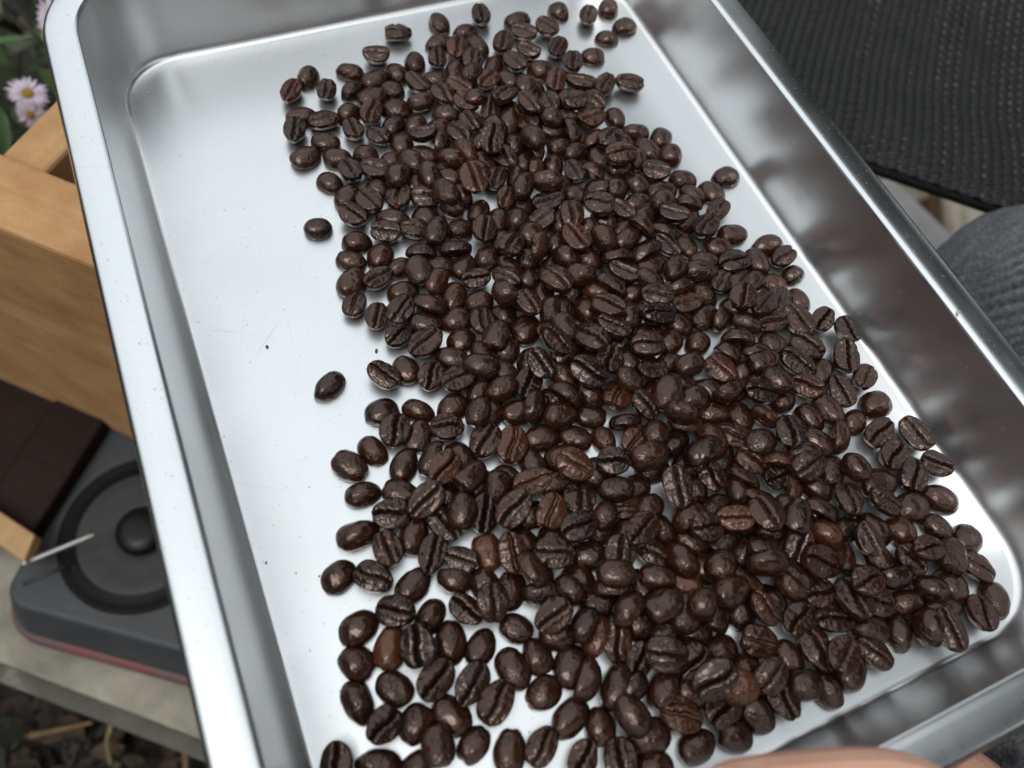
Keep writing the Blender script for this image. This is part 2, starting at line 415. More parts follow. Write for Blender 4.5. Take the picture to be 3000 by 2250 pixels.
SHAPES = [bean_mesh(k * 17 + 3, 5) for k in range(NV)]
LOW = [bean_mesh(k * 17 + 3, 4)[0] for k in range(NV)]
TONES = {'n': (.0250, .0078, .0037), 'k': (.0125, .0049, .0030), 'r': (.0450, .0135, .0058), 'o': (.0680, .0225, .0074)}
BEANS = [
(11246,30303,545,16,990,-142,4,105,17,'k',0,0,'',0),
(13269,30550,-20,713,3,-21,-700,100,1,'n',0,0,'',0),
(12823,29404,-11,993,-58,-14,97,105,3,'n',0,0,'',0),
(14151,29661,-22,1000,-15,4,-19,102,5,'n',0,0,'',0),
(9949,29204,553,48,-982,183,-10,106,19,'n',0,0,'',0),
(13422,28705,577,74,-857,-509,16,109,12,'r',0,0,'',0),
(12343,28274,504,84,-804,-588,1,95,13,'n',0,0,'',0),
(11375,28483,-12,798,43,38,601,104,10,'n',0,0,'',0),
(6950,29004,2,897,34,-48,438,106,5,'n',0,0,'',0),
(6064,28202,526,1,-897,-441,3,102,3,'r',0,0,'',0),
(7411,27830,507,35,-837,-545,-8,97,0,'k',0,0,'',0),
(8645,28773,-13,963,-49,-2,-266,101,2,'n',0,0,'',0),
(9499,28074,-19,995,-33,-12,94,105,9,'n',0,0,'',0),
(10495,28152,-24,801,-2,2,-599,104,8,'n',0,0,'',0),
(8395,27751,-18,946,-10,19,322,98,19,'k',0,0,'',0),
(9991,27284,-19,922,-29,14,-386,96,11,'n',0,0,'',0),
(11046,27132,542,66,827,-552,-89,101,14,'n',0,0,'',0),
(11911,27291,-22,969,-1,5,-245,98,12,'n',0,0,'',0),
(12856,27594,-23,855,-18,-12,518,104,3,'n',0,0,'',0),
(9059,27049,-5,997,-69,-16,29,109,16,'n',0,0,'',0),
(11823,26328,553,25,-798,602,-9,106,17,'n',0,0,'',0),
(12641,26525,513,19,-899,438,-13,98,6,'r',0,0,'',0),
(9784,26230,-17,965,-49,-5,-259,110,14,'n',0,0,'',0),
(10815,26236,313,786,618,20,24,101,15,'n',0,0,'',0),
(7892,26570,-20,947,-2,17,319,102,19,'n',0,0,'',0),
(8735,26101,568,21,-862,-506,0,109,6,'r',0,0,'',0),
(6074,26918,-11,995,-67,-1,-80,104,1,'n',0,0,'',0),
(6841,26317,540,22,996,-83,4,103,21,'n',0,0,'',0),
(5638,26080,546,49,-832,-552,32,104,3,'k',0,0,'',0),
(11609,25307,-15,959,-41,33,-277,103,6,'n',0,0,'',0),
(9388,25387,-22,942,-20,-11,335,105,0,'k',0,0,'',0),
(10212,25113,-25,885,-2,4,466,111,19,'n',0,0,'',0),
(7779,25473,520,44,714,-698,19,98,5,'n',0,0,'',0),
(8590,24922,502,12,852,-520,56,94,10,'k',0,0,'',0),
(10203,24232,800,134,990,-43,34,106,4,'k',0,0,'',0),
(10976,24690,-23,983,-6,3,186,102,17,'n',0,0,'',0),
(6583,25302,-24,977,7,5,-212,104,10,'n',0,0,'',0),
(9374,24357,-27,731,21,-20,-681,108,0,'n',0,0,'',0),
(11667,24065,556,58,-821,568,-19,105,11,'n',0,0,'',0),
(10677,23826,302,702,536,287,371,100,8,'n',0,0,'',0),
(15134,30320,552,15,632,-774,6,106,5,'k',0,0,'',0),
(16657,29749,6,994,101,-21,32,104,1,'n',0,0,'',0),
(18774,29843,7,719,89,-60,-687,107,13,'n',0,0,'',0),
(19788,28958,501,24,874,485,38,95,14,'n',0,0,'',0),
(21097,29410,-18,878,6,-23,479,109,20,'n',0,0,'',0),
(21257,28058,-6,994,-68,-7,81,112,4,'n',0,0,'',0),
(20136,27597,-22,963,2,-11,-269,103,13,'n',0,0,'',0),
(17644,28697,578,23,-838,545,-17,111,13,'n',0,0,'',0),
(16540,28763,531,20,-942,332,-42,101,6,'n',0,0,'',0),
(15382,28355,587,4,878,479,-26,112,15,'r',0,0,'',0),
(16256,27573,549,30,-921,388,-21,105,18,'n',0,0,'',0),
(17545,27400,528,3,-912,-410,-8,102,14,'n',0,0,'',0),
(18991,26714,-8,976,60,-29,-209,103,4,'n',0,0,'',0),
(17763,26339,601,3,561,-827,44,114,18,'n',0,0,'',0),
(14297,28683,-18,777,-53,19,-626,107,21,'n',0,0,'',0),
(13774,27826,562,62,-841,-536,-33,104,16,'n',0,0,'',0),
(13345,26973,247,965,-15,8,261,109,8,'n',0,0,'',0),
(14533,27387,-22,918,-11,-11,396,101,2,'n',0,0,'',0),
(15393,27115,552,29,-810,582,-59,104,14,'n',0,0,'',0),
(16381,26548,-26,966,13,-1,-257,112,8,'r',0,0,'',0),
(13872,26485,553,16,-947,-321,-20,105,8,'r',0,0,'',0),
(14815,26390,-26,860,7,-5,-511,108,3,'n',0,0,'',0),
(15205,25527,439,619,0,66,-782,105,4,'n',0,0,'',0),
(16616,25521,570,48,-882,-469,-21,107,15,'r',0,0,'',0),
(17639,25185,574,45,961,-274,-10,110,3,'n',0,0,'',0),
(18559,24738,567,46,919,392,-3,108,6,'n',0,0,'',0),
(19648,24497,583,31,-978,206,33,110,2,'n',0,0,'',0),
(12920,25401,464,996,-46,68,-34,98,13,'n',0,0,'',0),
(14008,25059,1040,126,951,277,-47,110,17,'n',0,0,'',0),
(15634,25376,-21,871,43,31,488,99,3,'n',0,0,'',0),
(14783,24293,995,23,-792,610,21,99,3,'n',0,0,'',0),
(15810,24475,594,103,-695,708,-80,96,16,'n',0,0,'',0),
(16751,24666,-25,989,7,1,149,105,20,'n',0,0,'',0),
(16765,23979,834,91,-991,100,5,100,20,'n',0,0,'',0),
(17738,24060,523,75,-844,530,-34,100,12,'n',0,0,'',0),
(13312,24709,550,4,862,506,34,105,3,'n',0,0,'',0),
(14253,24738,-21,879,25,-26,-475,101,21,'n',0,0,'',0),
(15445,23448,489,847,20,-23,-531,106,13,'n',0,0,'',0),
(16186,23505,13,981,-115,-11,-154,107,21,'n',0,0,'',0),
(12561,25468,564,2,-858,514,-1,110,13,'r',0,0,'',0),
(12335,24517,517,41,-809,586,6,97,7,'n',0,0,'',0),
(13097,23716,340,722,0,-15,-691,105,17,'n',0,0,'',0),
(13860,24046,98,844,70,-178,501,111,21,'n',0,0,'',0),
(14446,23734,586,10,-750,637,-177,101,1,'n',0,0,'',0),
(15134,24098,-27,867,-33,19,-497,102,1,'k',0,0,'',0),
(17172,23399,508,32,-967,-251,23,99,1,'n',0,0,'',0),
(16956,22779,890,1,999,50,6,106,13,'r',0,0,'',0),
(18281,23056,-19,691,-16,28,-722,105,18,'n',0,0,'',0),
(15380,23131,-23,977,31,3,-211,106,10,'n',0,0,'',0),
(18722,22017,-18,976,-45,-8,-211,101,2,'n',0,0,'',0),
(14164,22379,751,736,-43,-70,-672,104,1,'n',0,0,'',0),
(15808,22651,392,506,-406,451,-613,114,6,'n',0,0,'',0),
(12543,22769,1084,71,-830,-532,-149,109,6,'n',1,0,'dark brown crease-up bean lengthwise, centre of the heap at the far end',0),
(12370,23215,287,776,-531,-189,285,106,18,'k',0,0,'',0),
(16813,21871,243,834,-506,-98,198,105,12,'r',0,0,'',0),
(17161,21631,984,69,972,226,-12,104,21,'k',0,0,'',0),
(13547,22889,6,659,-78,39,-747,105,20,'n',0,0,'',0),
(15317,22201,63,982,111,114,-97,103,15,'n',0,0,'',0),
(17903,21639,-22,793,-20,24,-609,110,0,'n',0,0,'',0),
(19619,21447,-26,919,-4,-4,393,106,4,'n',0,0,'',0),
(5637,24798,-17,991,-6,24,131,104,16,'n',0,0,'',0),
(6800,24381,-27,968,0,-5,-251,108,11,'n',0,0,'',0),
(7866,24191,-9,881,-59,42,-468,102,20,'n',0,0,'',0),
(7029,23427,582,40,741,-667,73,105,15,'k',0,0,'',0),
(6161,23343,-18,886,-33,11,-463,105,18,'n',0,0,'',0),
(7975,23242,559,18,-965,261,1,104,1,'n',0,0,'',0),
(8743,23687,-19,999,11,-10,46,96,13,'n',0,0,'',0),
(8571,22471,449,858,14,54,511,110,8,'n',1,0,'dark brown round-backed bean lengthwise, left half of upper heap, uppermost of three',0),
(9371,23091,276,800,23,-21,-599,113,3,'n',0,0,'',0),
(9990,23460,-24,955,-2,-8,-295,106,12,'n',0,0,'',0),
(9681,22098,449,641,-74,110,-756,108,1,'n',0,0,'',0),
(10947,22924,271,785,530,-181,-263,104,14,'n',0,0,'',0),
(11687,23063,252,695,419,-306,-498,107,17,'r',0,0,'',0),
(11119,21158,1059,88,-708,700,31,112,14,'r',1,0,'reddish brown crease-up bean leaning leftward, left half of the heap in the upper part',0),
(10514,22039,-26,941,-4,6,-338,113,6,'n',0,0,'',0),
(9964,20917,584,752,-38,-58,-656,116,12,'n',1,0,'dark brown round-backed bean leaning leftward, left half of upper heap, upper of two',0),
(10658,21110,37,732,57,87,-673,98,15,'n',0,0,'',0),
(9233,22240,-26,999,26,-6,23,110,4,'k',0,0,'',0),
(7756,22446,-25,945,-8,1,-327,102,0,'n',0,0,'',0),
(6563,22419,-24,939,-7,-5,345,106,10,'n',0,0,'',0),
(7263,21794,544,13,818,-575,-3,105,20,'n',0,0,'',0),
(8301,21704,573,94,838,536,38,108,10,'n',0,0,'',0),
(9280,21349,562,100,-984,148,-2,105,10,'n',0,0,'',0),
(10156,20716,196,827,460,-161,-282,94,8,'n',0,0,'',0),
(6493,21337,573,34,864,-501,-15,110,13,'n',1,1,'blackish round-backed bean lying alone on bare metal, upper of two strays',0),
(5130,21368,-21,994,12,-9,-108,96,11,'k',0,0,'',0),
(7797,20812,21,959,-128,38,-251,109,3,'n',0,0,'',0),
(9040,20654,-10,928,52,-22,-368,101,4,'n',0,0,'',0),
(7338,20220,554,69,-971,229,-6,104,0,'k',1,0,'blackish crease-up bean crosswise, left fringe of the heap in the upper part',0),
(8451,20078,538,43,974,-207,-80,99,16,'n',0,0,'',0),
(9074,19604,256,879,16,5,476,111,21,'k',1,0,'blackish round-backed bean lengthwise, left half of the heap in the upper part',0),
(9959,19659,-25,998,10,-3,-56,104,8,'n',0,0,'',0),
(10995,20215,-7,922,58,41,380,98,6,'n',0,0,'',0),
(6258,20320,-21,986,-6,13,-167,104,20,'n',1,0,'dark brown round-backed bean crosswise, left fringe of upper heap, upper of two',0),
(5822,19589,-20,949,27,-7,-315,95,1,'n',0,0,'',0),
(6833,19406,-22,902,7,16,431,107,8,'n',1,0,'dark brown round-backed bean leaning rightward, left fringe of upper heap, right of two',0),
(8201,18861,270,828,-529,106,-154,106,0,'k',0,0,'',0),
(9407,18484,311,803,-578,78,-118,109,7,'k',0,0,'',0),
(7371,18710,-16,997,-52,9,51,95,15,'n',0,0,'',0),
(7905,18148,317,689,-9,-36,-723,112,7,'n',1,0,'dark brown round-backed bean leaning leftward, left half of upper heap, lower of two',0),
(8694,18303,5,981,-120,10,-150,99,10,'n',0,0,'',0),
(5523,18661,-22,919,21,10,393,114,10,'n',1,0,'dark brown round-backed bean leaning rightward, left fringe of upper heap, left of two',0),
(6466,18413,514,10,-979,-194,61,96,6,'n',0,0,'',0),
(9520,17971,-17,932,-44,-11,359,98,12,'n',0,0,'',0),
(9693,17217,529,28,-998,42,-34,99,18,'n',1,0,'dark brown crease-up bean crosswise, left half of the heap in the upper part',0),
(8211,17726,247,788,476,196,339,105,12,'r',0,0,'',0),
(11649,21888,209,827,37,-100,-552,103,16,'n',0,0,'',0),
(12130,22457,-21,721,-30,9,-692,105,16,'n',0,0,'',0),
(12891,22298,541,15,-782,622,-26,105,1,'n',0,0,'',0),
(13591,21854,7,876,26,64,477,110,18,'n',0,0,'',0),
(12154,21382,526,17,878,477,22,101,2,'n',0,0,'',0),
(13032,21068,273,698,-485,-307,428,101,17,'k',0,0,'',0),
(12854,20394,507,893,-25,-32,447,104,21,'n',0,0,'',0),
(13678,21323,399,713,495,260,423,99,18,'r',0,0,'',0),
(14005,22290,308,608,-467,370,-525,110,15,'n',0,0,'',0),
(14626,21414,-1,860,51,72,502,105,5,'n',0,0,'',0),
(15234,20726,517,61,-719,690,-62,99,19,'n',0,0,'',0),
(13931,20491,619,807,539,-172,-173,111,7,'n',1,0,'dark brown edge-on bean crosswise, centre of the heap in the upper part',0),
(14455,20414,-15,963,45,14,267,101,9,'n',0,0,'',0),
(15852,20480,216,779,-434,227,-391,101,5,'n',0,0,'',0),
(16610,21177,-25,811,20,-6,-585,108,10,'n',0,0,'',0),
(15663,21799,258,832,533,85,128,100,12,'n',0,0,'',0),
(17135,20552,1111,16,-994,103,-10,115,12,'r',1,1,'reddish brown crease-up bean crosswise, right half of the heap in the upper part',0),
(18005,20604,188,628,22,9,-778,105,13,'n',0,0,'',0),
(18734,21012,-29,787,18,-31,-616,115,3,'n',0,0,'',0),
(17136,20417,-9,997,61,30,44,99,12,'n',0,0,'',0),
(18357,19685,587,32,-948,310,-59,110,13,'n',0,0,'',0),
(15908,19692,76,951,-120,-139,-247,103,9,'n',0,0,'',0),
(16345,19462,253,761,455,236,398,108,20,'n',0,0,'',0),
(17458,19509,-18,811,30,-33,-584,111,8,'n',0,0,'',0),
(14870,19727,35,960,83,80,-256,97,6,'n',0,0,'',0),
(13599,19634,570,6,-1000,1,-25,110,15,'k',0,0,'',0),
(12187,20379,489,16,-901,-434,7,95,2,'r',0,0,'',0),
(12687,19813,-23,865,8,-8,501,105,3,'n',0,0,'',0),
(13983,18444,1026,59,-576,814,47,105,12,'n',0,0,'',0),
(15180,18594,1057,18,965,-255,55,115,8,'n',1,0,'dark brown crease-up bean crosswise, right half of the heap in the upper part',0),
(17050,18663,-27,1000,18,-6,23,105,3,'n',0,0,'',0),
(16983,17901,135,972,49,94,211,105,7,'n',0,0,'',0),
(16207,18360,537,9,861,-509,-3,104,18,'n',0,0,'',0),
(16135,17037,775,698,-487,312,-423,101,20,'n',0,0,'',0),
(11517,19597,-24,901,-6,-3,434,102,9,'n',0,0,'',0),
(12175,19237,233,907,67,-186,372,98,5,'n',0,0,'',0),
(12898,18853,601,18,-981,-116,-153,102,3,'n',0,0,'',0),
(13780,18742,-28,871,-4,-4,491,106,6,'n',0,0,'',0),
(14585,17878,266,821,-506,-136,227,103,8,'n',0,0,'',0),
(15370,18280,-23,935,6,-7,-355,100,7,'n',0,0,'',0),
(14781,17221,499,768,53,-20,-638,106,6,'n',1,0,'dark brown round-backed bean leaning leftward, right half of the heap in the upper part',0),
(12319,18391,334,944,19,-39,326,106,4,'n',0,0,'',0),
(10748,19047,724,56,-844,-528,77,108,14,'n',1,0,'dark brown crease-up bean lengthwise, left half of the heap in the upper part',0),
(11293,18581,-21,898,-9,-1,439,106,20,'n',0,0,'',0),
(11363,17996,993,0,-915,-399,60,101,17,'n',0,0,'',0),
(12191,17715,654,742,520,249,343,107,9,'r',0,0,'',0),
(13181,17809,-8,905,-58,-9,422,108,18,'n',0,0,'',0),
(13674,17417,1022,69,-790,607,-52,106,14,'r',1,0,'reddish brown crease-up bean leaning leftward, centre of the heap in the upper part',0),
(14663,17349,-11,769,75,-60,-632,104,20,'k',0,0,'',0),
(15656,16991,358,980,104,-60,161,97,21,'n',0,0,'',0),
(16001,17510,-12,999,28,9,-26,112,1,'n',0,0,'',0),
(16193,16180,279,840,-521,-77,129,115,3,'n',0,0,'',0),
(10449,18076,72,888,70,-126,437,104,13,'n',1,0,'dark brown round-backed bean lengthwise, left half of upper heap, second from top of three',0),
(11891,17559,-26,887,-12,-3,462,101,11,'n',0,0,'',0),
(11055,17425,-17,813,-36,15,-581,106,2,'n',0,0,'',0),
(13065,16944,386,863,-18,113,-493,105,19,'n',0,0,'',0),
(13986,16782,-28,856,-10,4,-516,111,5,'n',0,0,'',0),
(14924,16178,335,788,-605,77,-86,107,1,'n',0,0,'',0),
(12511,16907,-24,924,0,3,383,108,18,'n',0,0,'',0),
(10658,16818,795,8,888,-455,67,96,12,'n',0,0,'',0),
(11522,16690,14,980,125,7,155,100,19,'n',0,0,'',0),
(12224,16014,1078,41,825,-563,26,110,16,'n',1,0,'dark brown crease-up bean leaning leftward, left half of upper heap, right of two',0),
(13198,15966,513,958,-82,-163,-220,105,6,'n',1,0,'dark brown round-backed bean crosswise, centre of the heap in the upper part',0),
(13814,15857,-22,964,-18,1,266,104,11,'n',0,0,'',0),
(14939,15739,598,46,919,-391,-31,114,5,'n',0,0,'',0),
(13912,15090,580,732,-481,289,-387,107,1,'n',0,0,'',0),
(15597,15079,323,878,47,69,-472,102,2,'n',0,0,'',0),
(16099,15712,-27,999,4,0,52,116,9,'n',0,0,'',0),
(19538,20444,-7,917,-60,-27,393,106,20,'n',0,0,'',0),
(19399,19127,-30,968,24,-8,-251,113,18,'n',0,0,'',0),
(21194,18702,-16,999,-33,17,-9,104,14,'k',0,0,'',0),
(18702,17634,417,830,-500,136,-207,97,5,'n',0,0,'',0),
(19361,18288,17,888,105,-9,-447,101,2,'n',0,0,'',0),
(20204,18163,-25,781,-13,5,-624,108,14,'n',0,0,'',0),
(18200,18821,-31,999,7,8,-52,111,16,'n',0,0,'',0),
(17701,18098,524,992,41,39,117,100,8,'n',0,0,'',0),
(19868,17204,530,38,967,251,1,101,21,'n',0,0,'',0),
(17774,17297,945,32,926,-372,57,100,15,'k',0,0,'',0),
(18490,17209,-24,963,21,2,270,110,12,'n',0,0,'',0),
(18910,16618,604,152,940,305,-13,112,6,'n',0,0,'',0),
(19930,16045,-17,993,-7,25,-113,105,9,'n',0,0,'',0),
(17977,17970,557,49,-884,466,-9,104,16,'n',0,0,'',0),
(17106,16806,277,749,-502,221,-372,107,0,'n',0,0,'',0),
(17895,16161,-14,717,50,-35,-695,96,17,'n',0,0,'',0),
(17070,16293,528,4,-826,563,-2,101,6,'k',0,0,'',0),
(19017,15621,-24,962,10,1,-274,108,11,'n',0,0,'',0),
(18147,15236,7,965,3,-62,-253,100,12,'n',0,0,'',0),
(20956,15118,-29,1000,1,-5,-13,111,3,'n',0,0,'',0),
(21103,14326,543,8,-988,-153,25,103,2,'n',0,0,'',0),
(21164,13600,-18,986,42,1,158,96,19,'n',0,0,'',0),
(19106,14757,618,64,998,12,6,117,7,'k',1,0,'glossy dark bean lying alone against the right wall mirrored in it',0),
(20052,14519,-7,682,-65,63,-726,109,12,'n',0,0,'',0),
(16675,15097,512,920,-82,29,382,103,3,'n',0,0,'',0),
(17738,14945,226,859,470,-100,-179,109,21,'n',1,0,'dark brown edge-on bean crosswise, right half of the heap in the upper part',0),
(16558,14934,-28,999,-14,4,46,114,10,'n',0,0,'',0),
(18203,14132,490,34,942,335,17,94,0,'n',0,0,'',0),
(18934,13837,554,17,951,310,10,107,21,'n',0,0,'',0),
(19157,13602,490,985,3,-32,172,96,15,'n',0,0,'',0),
(20230,13492,-23,917,17,-11,-399,103,4,'r',0,0,'',0),
(5351,17689,486,65,903,425,16,92,12,'n',0,0,'',0),
(7107,17681,-3,995,-92,5,-27,111,18,'n',1,0,'dark brown round-backed bean crosswise, left fringe of upper heap, lower of two',0),
(5902,16878,502,56,-869,-491,-4,95,19,'n',1,0,'dark brown crease-up bean lengthwise, left fringe of middle heap, uppermost of three',0),
(6753,16872,552,15,-953,-296,-59,102,9,'k',1,0,'blackish crease-up bean leaning rightward, left fringe of middle heap, upper of two',0),
(7605,16571,271,782,-502,200,-310,107,12,'n',0,0,'',0),
(8741,16918,-24,874,4,-1,486,107,3,'n',1,0,'dark brown round-backed bean lengthwise, left half of upper heap, lowest of three',0),
(7404,16189,-23,964,15,-10,-266,105,12,'n',1,0,'dark brown round-backed bean crosswise, left fringe of middle heap, upper of two',0),
(6360,15959,509,9,975,218,-48,96,11,'k',1,0,'blackish crease-up bean leaning rightward, left fringe of middle heap, lower of two',0),
(7065,15337,612,76,966,246,2,116,14,'n',1,0,'dark brown crease-up bean leaning rightward, left fringe of the heap in the middle part',0),
(9489,16374,-11,998,-66,0,-13,101,11,'n',0,0,'',0),
(8476,16000,-24,999,8,0,-46,105,14,'n',1,0,'dark brown round-backed bean crosswise, left half of middle heap, leftmost of seven',0),
(9246,15547,559,47,672,-738,48,103,7,'n',0,0,'',0),
(9425,14633,438,896,-118,-38,427,103,17,'n',1,0,'dark brown round-backed bean lengthwise, left half of middle heap, upper of two',0),
(8348,15172,-25,993,-16,4,113,104,13,'n',1,0,'dark brown round-backed bean leaning rightward, left half of middle heap, second from top of five',0),
(6179,14705,-22,776,11,3,-631,99,10,'n',1,0,'dark brown round-backed bean leaning leftward, left fringe of middle heap, uppermost of three',0),
(5397,14614,584,32,-885,458,82,106,5,'n',1,1,'dark brown crease-up bean leaning leftward, left fringe of the heap in the middle part',0),
(6838,14112,535,9,-896,-444,-31,101,11,'n',1,0,'dark brown crease-up bean lengthwise, left fringe of middle heap, second from top of three',0),
(7779,14556,3,927,87,-51,-362,113,2,'n',1,0,'dark brown round-backed bean leaning leftward, left half of middle heap, second from top of three',0),
(7633,13689,548,53,990,124,-38,102,14,'n',1,0,'dark brown crease-up bean leaning rightward, left half of middle heap, upper of two',0),
(8508,13801,410,945,92,-7,-314,113,2,'n',1,0,'dark brown round-backed bean crosswise, left half of middle heap, second from left of seven',0),
(8845,14415,-21,765,18,-8,-644,103,8,'n',0,0,'',0),
(3614,15015,4,960,102,18,262,100,3,'k',1,0,'blackish round-backed bean lying alone on bare metal, lower of two strays',0),
(8194,13152,-18,938,22,14,346,97,7,'n',0,0,'',0),
(4925,13509,-15,997,-65,1,-48,107,4,'k',1,0,'blackish round-backed bean crosswise, left fringe of the heap in the middle part',0),
(6051,13160,-16,931,24,-26,-364,97,15,'n',1,0,'dark brown round-backed bean crosswise, left fringe of middle heap, lower of two',0),
(7158,12894,-19,985,-15,-11,174,98,14,'n',1,0,'dark brown round-backed bean leaning rightward, left half of middle heap, lowest of five',0),
(7787,12226,453,904,-45,-42,424,94,1,'n',1,0,'dark brown round-backed bean lengthwise, left half of middle heap, lower of two',0),
(8195,12240,-25,928,-4,4,373,107,6,'n',0,0,'',0),
(10427,16153,725,666,470,-349,-463,105,19,'n',1,0,'dark brown edge-on bean leaning leftward, left half of the heap in the upper part',0),
(10052,15521,-11,874,-34,-22,-484,107,19,'k',0,0,'',0),
(10703,16068,-25,983,7,0,-186,104,19,'n',0,0,'',0),
(10942,15443,973,82,740,-666,-48,98,9,'n',1,0,'dark brown crease-up bean leaning leftward, left half of upper heap, left of two',0),
(11745,15962,7,919,96,23,383,98,2,'n',0,0,'',0),
(11725,14951,509,765,-473,-229,373,105,15,'n',0,0,'',0),
(11923,14996,303,575,-407,408,-581,106,2,'n',0,0,'',0),
(12817,15739,-25,923,-3,8,386,101,0,'n',0,0,'',0),
(12967,14735,-24,853,27,-18,-521,117,19,'n',1,0,'dark brown round-backed bean leaning leftward, centre of middle heap, upper of two',0),
(13686,15361,256,804,499,-144,-291,100,2,'r',0,0,'',0),
(14898,14844,-24,1000,14,0,-10,99,8,'n',0,0,'',0),
(15426,14215,851,53,-968,242,-47,100,6,'n',0,0,'',0),
(16523,14559,320,758,652,8,10,93,8,'n',0,0,'',0),
(13438,14311,1131,63,879,-456,126,106,6,'n',1,0,'dark brown crease-up bean leaning leftward, centre of middle heap, uppermost of three',0),
(13263,13484,1102,34,927,-369,-60,102,3,'n',1,0,'dark brown crease-up bean crosswise, centre of middle heap, left of two',0),
(14249,14393,10,893,69,1,-445,105,9,'n',0,0,'',0),
(14122,13807,382,910,95,-58,400,102,14,'n',0,0,'',0),
(15047,13450,1041,7,991,-52,-122,113,2,'k',1,0,'blackish crease-up bean crosswise, right half of middle heap, left of two',0),
(16505,13733,533,50,998,-43,8,102,15,'r',0,0,'',0),
(15835,13119,43,895,-150,84,-411,104,14,'n',0,0,'',0),
(12501,13933,-18,998,4,5,56,102,17,'r',0,0,'',0),
(12326,13398,1097,55,819,-553,144,112,12,'n',1,0,'dark brown crease-up bean leaning leftward, centre of middle heap, second from top of three',0),
(11757,14196,491,714,4,31,-700,103,9,'n',1,0,'dark brown round-backed bean leaning leftward, left half of middle heap, uppermost of three',0),
(11388,14381,593,17,993,112,-32,112,13,'n',0,0,'',0),
(11189,13565,1129,46,-862,464,197,99,6,'n',1,0,'dark brown crease-up bean leaning leftward, left half of the heap in the middle part',0),
(10618,14817,-27,929,-7,-2,371,109,9,'n',1,0,'dark brown round-backed bean leaning rightward, left half of middle heap, uppermost of five',0),
(13494,13143,-27,965,22,-7,-260,115,4,'k',0,0,'',0),
(14091,12487,1046,55,990,-125,20,108,7,'n',1,0,'dark brown crease-up bean crosswise, centre of middle heap, right of two',0),
(14583,13175,-25,988,8,0,-153,107,3,'n',0,0,'',0),
(15224,12604,1,948,63,31,309,104,0,'n',0,0,'',0),
(9673,14273,-27,920,27,9,391,110,13,'n',1,0,'dark brown round-backed bean leaning rightward, left half of middle heap, third from top of five',0),
(10235,13466,257,794,-490,-189,307,109,13,'k',0,0,'',0),
(10265,12963,1129,137,-778,607,88,106,19,'k',1,0,'blackish crease-up bean leaning leftward, left half of the heap in the middle part',0),
(11514,13365,-14,976,-78,-25,202,117,21,'k',0,0,'',0),
(12224,12908,-24,988,-4,0,156,109,19,'n',0,0,'',0),
(11647,12109,1164,99,-901,420,44,114,1,'k',1,0,'blackish crease-up bean leaning leftward, centre of the heap in the middle part',0),
(10952,12571,198,808,-44,71,-583,105,2,'r',0,0,'',0),
(12554,12396,958,35,881,471,-11,101,4,'n',1,0,'dark brown crease-up bean lengthwise, centre of the heap in the middle part',0),
(13399,12233,300,597,346,-348,-634,105,19,'n',0,0,'',0),
(13876,11624,824,50,992,-81,-77,93,14,'n',0,0,'',0),
(13866,12245,-27,988,0,8,-157,106,9,'n',0,0,'',0),
(14863,11771,-21,985,24,-6,-168,102,12,'n',0,0,'',0),
(15243,11413,364,984,86,142,71,112,15,'n',1,0,'dark brown round-backed bean leaning rightward, right half of middle heap, lower of two',0),
(12888,11587,509,867,129,98,-471,101,11,'n',1,0,'dark brown round-backed bean leaning leftward, centre of middle heap, lower of two',0),
(9220,13405,4,802,65,-51,-592,104,16,'n',0,0,'',0),
(9757,12714,574,51,915,399,26,110,5,'k',1,0,'blackish crease-up bean lengthwise, left half of the heap in the middle part',0),
(9450,11877,520,762,472,225,381,107,9,'n',1,0,'dark brown edge-on bean lengthwise, left half of the heap in the middle part',0),
(8834,12771,404,995,-18,-9,95,101,3,'n',1,0,'dark brown round-backed bean leaning rightward, left half of middle heap, fourth from top of five',0),
(10546,11698,730,740,-455,267,-416,102,14,'n',0,0,'',0),
(10442,11953,-24,908,13,-10,-418,105,8,'n',0,0,'',0),
(11633,11765,-27,855,-1,9,-519,111,14,'n',0,0,'',0),
(12455,11318,635,60,904,401,-134,112,17,'r',1,1,'reddish brown crease-up bean lengthwise, centre of the heap in the middle part',0),
(13672,10961,-23,953,-22,-11,301,100,14,'n',0,0,'',0),
(13970,10643,481,911,-36,-149,383,115,16,'n',1,0,'dark brown round-backed bean leaning rightward, centre of the heap in the middle part',0),
(13052,10479,807,33,-782,612,107,100,12,'n',1,0,'dark brown crease-up bean leaning leftward, centre of middle heap, lowest of three',0),
(14533,10806,257,815,-493,169,-253,109,7,'k',0,0,'',0),
(9067,11938,-19,999,-26,3,-43,108,11,'n',1,0,'dark brown round-backed bean crosswise, left half of middle heap, third from left of seven',0),
(10196,11262,347,989,119,85,23,111,11,'n',1,0,'dark brown round-backed bean crosswise, left half of middle heap, fifth from left of seven',0),
(11288,10970,-6,962,-56,3,-267,99,7,'n',1,0,'dark brown round-backed bean crosswise, left half of middle heap, rightmost of seven',0),
(12162,10090,322,768,-628,81,-94,100,10,'n',0,0,'',0),
(13922,9814,1031,748,579,-205,-250,100,9,'n',1,0,'dark brown edge-on bean crosswise, right half of middle heap, lower of two',0),
(17370,13916,-24,815,-8,16,-580,105,5,'n',0,0,'',0),
(18258,13052,1085,60,902,426,30,104,20,'n',1,0,'dark brown crease-up bean lengthwise, right half of the heap in the upper part',0),
(18937,12602,894,78,965,240,-68,104,3,'n',0,0,'',0),
(19805,12661,556,24,-912,-408,-19,103,0,'k',0,0,'',0),
(20654,12492,-25,627,26,-16,-779,105,8,'n',0,0,'',0),
(20919,11391,536,17,956,294,24,103,18,'n',1,0,'dark brown crease-up bean leaning rightward, right fringe of middle heap, uppermost of four',0),
(21482,10647,656,33,690,-723,-7,107,18,'k',1,0,'blackish crease-up bean leaning leftward, right fringe of middle heap, right of two',0),
